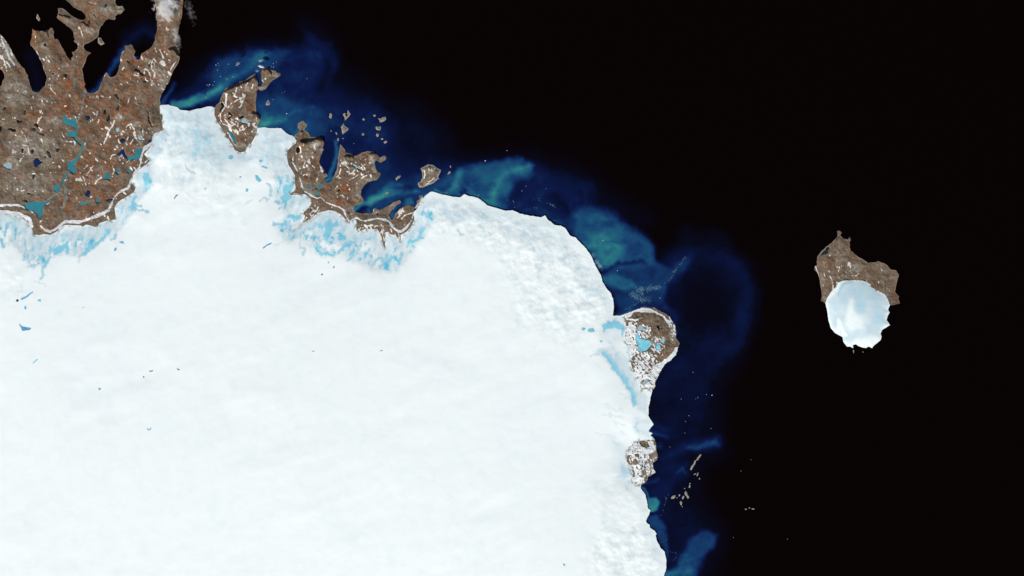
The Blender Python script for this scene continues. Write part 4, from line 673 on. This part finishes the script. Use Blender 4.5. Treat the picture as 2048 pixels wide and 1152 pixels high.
    fr = ss(-4, 6, sline(q, X[k], Y[k])) * ss(-.1, .5, fbm((X[k] * .5 + Y[k] * .87) * .22, X[k] * .87 - Y[k] * .5, 4, 3, 78)); b[k] = np.maximum(b[k], .60 * fr); c.stroke(b, LW('1208,704 1224,720 1234,735 1249,756 1258,771 1268,787 1271,806', (14, 10)), .50, 6, 1, 'max')
    # faint grey drift streaks near the coast
    for s in ("1205,805 1222,812", "1210,815 1246,822", "1205,826 1240,832", "1220,830 1246,834", "1228,846 1248,850", "1190,866 1215,868 1240,886 1256,900", "1240,864 1252,870", "1240,790 1262,798"):
        c.stroke(b, LW(s, 2.2), .30, 2, .8, 'max')
    b = np.clip(b * (1 + .10 * fbm(X, Y, 5, 2, 79)), 0, 1)
    dirt = np.zeros(X.shape); dm = ss(7, 0, -near) * ss(-.05, .45, fbm(X, Y, 8, 3, 80)) * .75
    dirt = np.maximum(dirt, dm)
    for s in ("600,450 612,440 622,428", "596,456 606,446", "640,425 628,438 612,446 596,458 586,462", "766,490 769,500", "0,428 24,432 40,440", "1227,640 1232,636", "350,394 356,390", "410,376 411,380", "1255,700 1262,690", "372,336 380,341 390,348", "364,304 374,307", "330,265 338,268", "385,220 380,224"):
        c.stroke(dirt, LW(s, 2.2), .6, 1.6, .8, 'max')
    ice = solid('ice_cap', F, c.x0, c.y0, st, lambda x, y: c.at(Z, x, y), -.08, M_ICE, None, lambda x, y: {'blue': c.at(b, x, y), 'dirt': c.at(dirt, x, y)})
    tag(ice, 'huge smooth white ice cap with blue melt along its margins', 'ice cap')
    ponds = [('b', LW("44,598 53,594 60,588 66,584", (4, 2))), ('n', e(35, 601, 3, 2.4)), ('c', e(79, 601, 3.6, 2.6)), ('b', e(51, 615, 2.2, 4)), ('b', P("38,647 46,653 63,656 60,660 45,662")), ('b', P("238,484 244,482 249,487 242,487")), ('b', e(231, 499, 2.2, 4, 30)), ('c', e(167, 615, 1.6, 1.1)), ('c', LW("67,726 75,719", 2)), ('b', e(200, 778, 2.2, 2.2)), ('d', e(288, 754, 1.4, 1.4)),
             ('d', LW("300,742.5 306,741.5", 1.4)), ('d', LW("355,737.5 359,740", 1.6)), ('b', LW("295,857 297,860 301,859 302,856", 2)), ('b', e(1128, 1129, 1.6, 2.8, -30)), ('c', e(461, 315, 5, 4)), ('c', e(522, 322, 3, 3)), ('c', LW("525,333 533,336", 3.4)), ('c', P("511,350 515,351 522.5,360 522,363 517,363.5 512.5,359")), ('c', e(494, 380, 3, 4)), ('b', e(481, 354, 2.2, 1.8)),
             ('b', LW("527,496 535,490 542,487", 2.4)), ('n', e(644, 549, 1.8, 1.8)), ('b', e(668, 534, 1.6, 2.8, 20)), ('c', e(657, 525, 1.5, 2)), ('c', e(1167, 658, 4, 2.6)), ('c', e(1183, 661, 5.6, 3.8)), ('c', e(1202, 683, 3, 2.2)), ('d', LW("625,703 629,702", 1.2)), ('d', LW("760,702 765,701", 1.2)), ('d', LW("349,397 351,393 355,390", 1.3)), ('d', e(411, 377, 1, 1.8, 15))]
    for kd, p in ponds:
        m = p[:, :2]; r = p[:, 2].max() if p.shape[1] == 3 else 0
        lc = Canvas(*(np.floor(m.min(0)) - 3 - r), *(np.ceil(m.max(0)) + 3 + r), .5)
        g = (sdf(p, lc.X, lc.Y) if p.shape[1] == 2 else sline(p, lc.X, lc.Y)) + .5 * fbm(lc.X, lc.Y, 5, 3, 42)
        solid('meltwater_pond', g, lc.x0, lc.y0, .5, lambda x, y: c.at(Z, x, y) + .008, lambda x, y: c.at(Z, x, y) - .004, LK[kd], ice)
build_ice()

# the small dome on the lone island
def build_dome():
    c = Canvas(1640, 550, 1792, 706, 1.0); X, Y = c.X, c.Y
    F = sdf(DOME, X, Y) + .5 * fbm(X, Y, 6, 3, 81); d = np.maximum(F, 0); d = d + (blur(d, 9) - d) * ss(3, 16, d)
    Z = .10 + .26 * (1 - np.exp(-d / 30)) + .010 * fbm(X, Y, 26, 3, 82) * np.minimum(d / 12, 1)
    c.WX = X + 3 * fbm(X, Y, 18, 4, 83); c.WY = Y + 3 * fbm(X, Y, 18, 4, 84)
    b = np.full(X.shape, .27) + .10 * fbm(X, Y, 30, 4, 85) + .13 * ss(24, 6, np.abs(np.hypot((X - 1716) / 1., (Y - 628) / 1.1) - 40)) - .20 * ss(6, 0, d)
    c.fill(b, P("1690,640 1700,600 1706,600 1710,630 1725,640 1730,660 1700,660 1690,650"), .08, 7); c.fill(b, P("1680,690 1770,660 1760,700 1700,705"), .10, 9); c.stroke(b, LW("1676,665 1678,640 1690,672", 7), .04, 4)
    c.fill(b, ell(1719, 612, 10, 15, -25), .52, 9); c.stroke(b, LW("1677,592 1681,578 1691,568 1706,562", 3.6), .62, 2.5); c.stroke(b, LW("1674,595 1674,625", 5), .34, 4); c.stroke(b, LW("1684,615 1682,630", 8), .30, 5); c.stroke(b, LW("1732,620 1735,650 1722,665", 6), .30, 5)
    c.stroke(b, LW("1658,595 1670,580 1684,565", 6), .0, 3); b = np.clip(b, 0, 1); z = np.zeros(X.shape)
    o = solid('ice_dome', F, c.x0, c.y0, 1.0, lambda x, y: c.at(Z, x, y), -.05, M_ICE, LAND['E'][0], lambda x, y: {'blue': c.at(b, x, y), 'dirt': c.at(z, x, y)})
    o['label'] = 'round white ice dome with scalloped seaward edge'
build_dome()

# ------------------------------------------------------------------ drifting icebergs and brash ice
def berg_mesh(seed, r):
    g = np.random.RandomState(seed); n = 7; t = np.arange(n) / n * 2 * np.pi + g.rand() * 3; k = 1 + .25 * g.randn(n).clip(-1, 1); sx = .8 + .6 * g.rand()
    ring = np.c_[r * sx * k * np.cos(t), r * k * np.sin(t)]; h = r * .45
    lo = np.c_[ring, np.full(n, -.01)]; hi = np.c_[ring * .8, h * (.7 + .5 * g.rand(n))]; top = np.array([[r * .1 * g.randn(), r * .1 * g.randn(), h * 1.25]])
    V = np.concatenate([lo, hi, top]); i = np.arange(n); j = (i + 1) % n
    me = make_mesh('iceberg', V, np.c_[n + i, n + j, np.full(n, 2 * n)], np.c_[i, j, n + j, n + i], False); me.materials.append(M_BERG); return me
BERGS = [("tiny white iceberg in blue water northwest of the headland with long lake", "icebergs northwest of the lake headland", "436,127 432,130 438,131 457,128 435,140 441,153 466,154 454,158 429,163 419,169 417,172 426,170 414,170 416,186", 1.0),
         ("bright white iceberg off the first glacier tongue in the teal plume", None, "412.3,195.8", 1.5),
         ("tiny white iceberg beside the small cloud at the headland tip", "icebergs by the headland tip", "547,127 553,124 547,134 543,133", .9),
         ("small pale iceberg east of the second glacier tongue", None, "573.5,227", 1.9), ("tiny white iceberg in deep blue water east of the lake headland", "icebergs east of the lake headland", "546,199 569,183 564,186 614,157", .75),
         ("white iceberg above the pointed lobe of the twin headland", None, "707.5,287", .9), ("lone white iceberg in black sea, upper of the pair above the silt arc", None, "1014,301", 1.25), ("lone white iceberg in black sea, lower of the pair above the silt arc", None, "970.6,321.5", 1.25),
         ("tiny white iceberg scattered in dark blue water under the silt arc", "icebergs under the silt arc", "1026,401 1027.5,404 1029,415 1015,400 1044,382 1052,372 1092,377 957,391 916,372", .8),
         ("single white iceberg in the bright teal plume off the glacier bend", None, "1205.4,480.8", 1.1), ("single white iceberg in blue water below the bright teal plume", None, "1234.7,541.2", 1.3), ("pinkish white iceberg just above the rounded brown headland", None, "1320,596", 1.1),
         ("tiny white iceberg in the navy water off the lower ice coast", "icebergs off the lower ice coast", "1362.5,798 1391,797.5 1396,795 1413,789 1386,744.5 1378,831.5 1371,842.5 1340,894 1370,866", .85),
         ("bright iceberg at the right end of the row off the lower ice coast", None, "1424,790.3", 1.2), ("bright lone iceberg above the long thin broken islet", None, "1422,856.8", 1.2),
         ("tiny pale iceberg far out in the black southeast sea", "icebergs far out in the black sea", "1502,919.5 1482,942 1467,1075 1575,1078", .75)]
ORD = ['leftmost', 'second', 'third', 'fourth', 'fifth', 'sixth', 'seventh', 'eighth', 'ninth', 'tenth', 'eleventh', 'twelfth', 'thirteenth', 'fourteenth']
n = 0
for lab, grp, pts, r in BERGS:
    pp = sorted(map(tuple, P(pts)))
    for q, (x, y) in enumerate(pp):
        n += 1; o = obj('iceberg', berg_mesh(n, r * S * (.55 + .3 * ((n * 37) % 10) / 10)), M_BERG); o.location = (wx(x), wy(y), .002)
        if len(pp) == 1: l2 = lab
        else: l2 = ('leftmost' if q == 0 else 'rightmost' if q == len(pp) - 1 else ORD[q] + ' from the left') + ' of the tiny white ' + grp
        tag(o, l2, 'iceberg', grp)
def brash(label, lines, count, spread, size, seed):
    g = np.random.RandomState(seed); V, T = [], []
    L = [LW(t, wd) for t, wd in lines]; ln = np.array([np.hypot(*np.diff(q[:, :2], axis=0).T).sum() * q[:, 2].mean() ** .5 for q in L]); ln /= ln.sum()
    for _ in range(count):
        q = L[g.choice(len(L), p=ln)]; k = g.randint(len(q) - 1); t = g.rand(); p = q[k] * (1 - t) + q[k + 1] * t
        x, y = p[0] + g.randn() * p[2] * spread, p[1] + g.randn() * p[2] * spread
        m = g.randint(4, 6); a = np.sort(g.rand(m)) * 6.28; r = size * (.35 + .9 * g.rand() ** 2)
        px, py = wx(x + r * np.cos(a)), wy(y + r * np.sin(a)); b = len(V); z = .004 + .004 * g.rand()
        V += [(px[i], py[i], z) for i in range(m)] + [(px[i], py[i], -.004) for i in range(m)]
        for i in range(1, m - 1): T.append((b, b + i + 1, b + i))
        for i in range(m):
            j = (i + 1) % m; T.append((b + i, b + j, b + m + j)); T.append((b + i, b + m + j, b + m + i))
    o = obj('brash_ice', make_mesh('brash_ice', np.array(V), np.array(T), None, False), M_BRASH); tag(o, label, 'sea ice', None, 'stuff')
M_BRASH = plain('brash_ice_slush', (0.15, 0.33, 0.40), .3, 3)
brash('pale streak of brash ice hugging the glacier bend below the teal plume', [("1184,509 1188,513", 6), ("1191,521 1197,528 1203,536", 6)], 520, .40, .7, 1)
brash('triangular raft of brash ice above the rounded brown headland', [("1262,586 1272,594 1284,600 1300,600", 6), ("1272,582 1284,578", 7), ("1284,576 1283,590", 5), ("1290,578 1320,574", 5)], 1900, .55, .5, 2)
brash('thin curved line of brash ice trailing along the rounded headland shore', [("1243,622 1256,616 1268,610 1276,606", 2)], 60, .3, .6, 3)
brash('curved line of brash ice on the rim of the dark navy eddy', [("1330,567 1342,556 1352,540 1364,524 1372,512", 3), ("1352,534 1346,546", 2)], 200, .5, .45, 4)
brash('wisps of brash ice in navy water above the glacier bend', [("1096,406 1104,411 1110,414", 3), ("1108,408 1111,413", 2), ("1068,416 1076,416", 5), ("1107,441 1114,441 1119,447", 3), ("1078,396 1079,403", 1.5), ("886,383 896,386", 3)], 110, .3, .6, 5)
brash('long thin thread of brash ice beside the lower ice coast', [("1321,1034 1326,1020 1331,1004 1333,996 1337,988", 1.2), ("1330,992 1332,1000", 2)], 70, .3, .45, 6)
brash('curled thread of brash ice near the bottom of the ice coast', [("1330,1084 1334,1078 1334,1066", 1.4), ("1340,1104 1350,1104 1354,1110 1350,1118 1344,1122", 1.6), ("1318,1086 1328,1083", 1.2)], 80, .3, .45, 7)
brash('faint scatter of brash ice around the small clouds at the headland', [("430,128 460,122 500,118 520,112", 10), ("440,150 470,140 490,130", 14)], 70, .5, .4, 8)

# ------------------------------------------------------------------ clouds
def cloud(label, cx, cy, rx, ry, rz, z, dens, thr, scale, ang=0):
    m = bpy.data.materials.new('cloud_vapour'); m.use_nodes = True; n = m.node_tree; n.nodes.clear()
    out = n.nodes.new('ShaderNodeOutputMaterial'); v = n.nodes.new('ShaderNodeVolumePrincipled'); v.inputs['Color'].default_value = (.97, .97, .97, 1); v.inputs['Anisotropy'].default_value = .2
    tc = n.nodes.new('ShaderNodeTexCoord'); g = n.nodes.new('ShaderNodeVectorMath'); g.operation = 'LENGTH'; n.links.new(tc.outputs['Object'], g.inputs[0])
    geo = n.nodes.new('ShaderNodeNewGeometry')
    f = noise(n, scale, 5, .65, .6, geo.outputs['Position'])
    fall = maprange(n, g.outputs['Value'], .25, 1.0, .16, -.22)
    dn = maprange(n, mth(n, 'ADD', f, fall), thr, thr + .16, 0, dens)
    n.links.new(dn, v.inputs['Density']); n.links.new(v.outputs[0], out.inputs['Volume'])
    import bmesh
    bm = bmesh.new(); bmesh.ops.create_icosphere(bm, subdivisions=3, radius=1.0); me = bpy.data.meshes.new('cloud'); bm.to_mesh(me); bm.free()
    o = obj('cloud', me, m); o.location = (wx(cx), wy(cy), z); o.scale = (rx * S, ry * S, rz); o.rotation_euler = (0, 0, math.radians(ang)); tag(o, label, 'cloud')
cloud('thick white cloud over the top of the narrow eastern arm of the peninsula', 331, 12, 38, 56, .30, .62, 11, .475, 1.2, 12)
cloud('thin grey cloud trailing down the right shore of the eastern arm', 353, 72, 15, 44, .18, .55, 6, .50, 1.4, 8)
cloud('faint wispy cloud over black sea right of the eastern arm', 380, 22, 18, 50, .14, .5, 1.5, .55, 3.0, 20)
cloud('small bright white cloud at the tip of the lake headland', 523, 133.5, 11, 4, .10, .5, 30, .44, 2.2, -14)
cloud('faint puff of cloud above the small bright one', 523, 122, 10, 6, .08, .5, 9, .54, 2.6)
cloud('ragged little cloud over blue water left of the bright one', 476, 128, 9, 8, .08, .5, 10, .53, 2.6)
cloud('faint cloud puff below-left of the small bright one', 515, 142, 9, 5, .08, .5, 7, .55, 2.6)
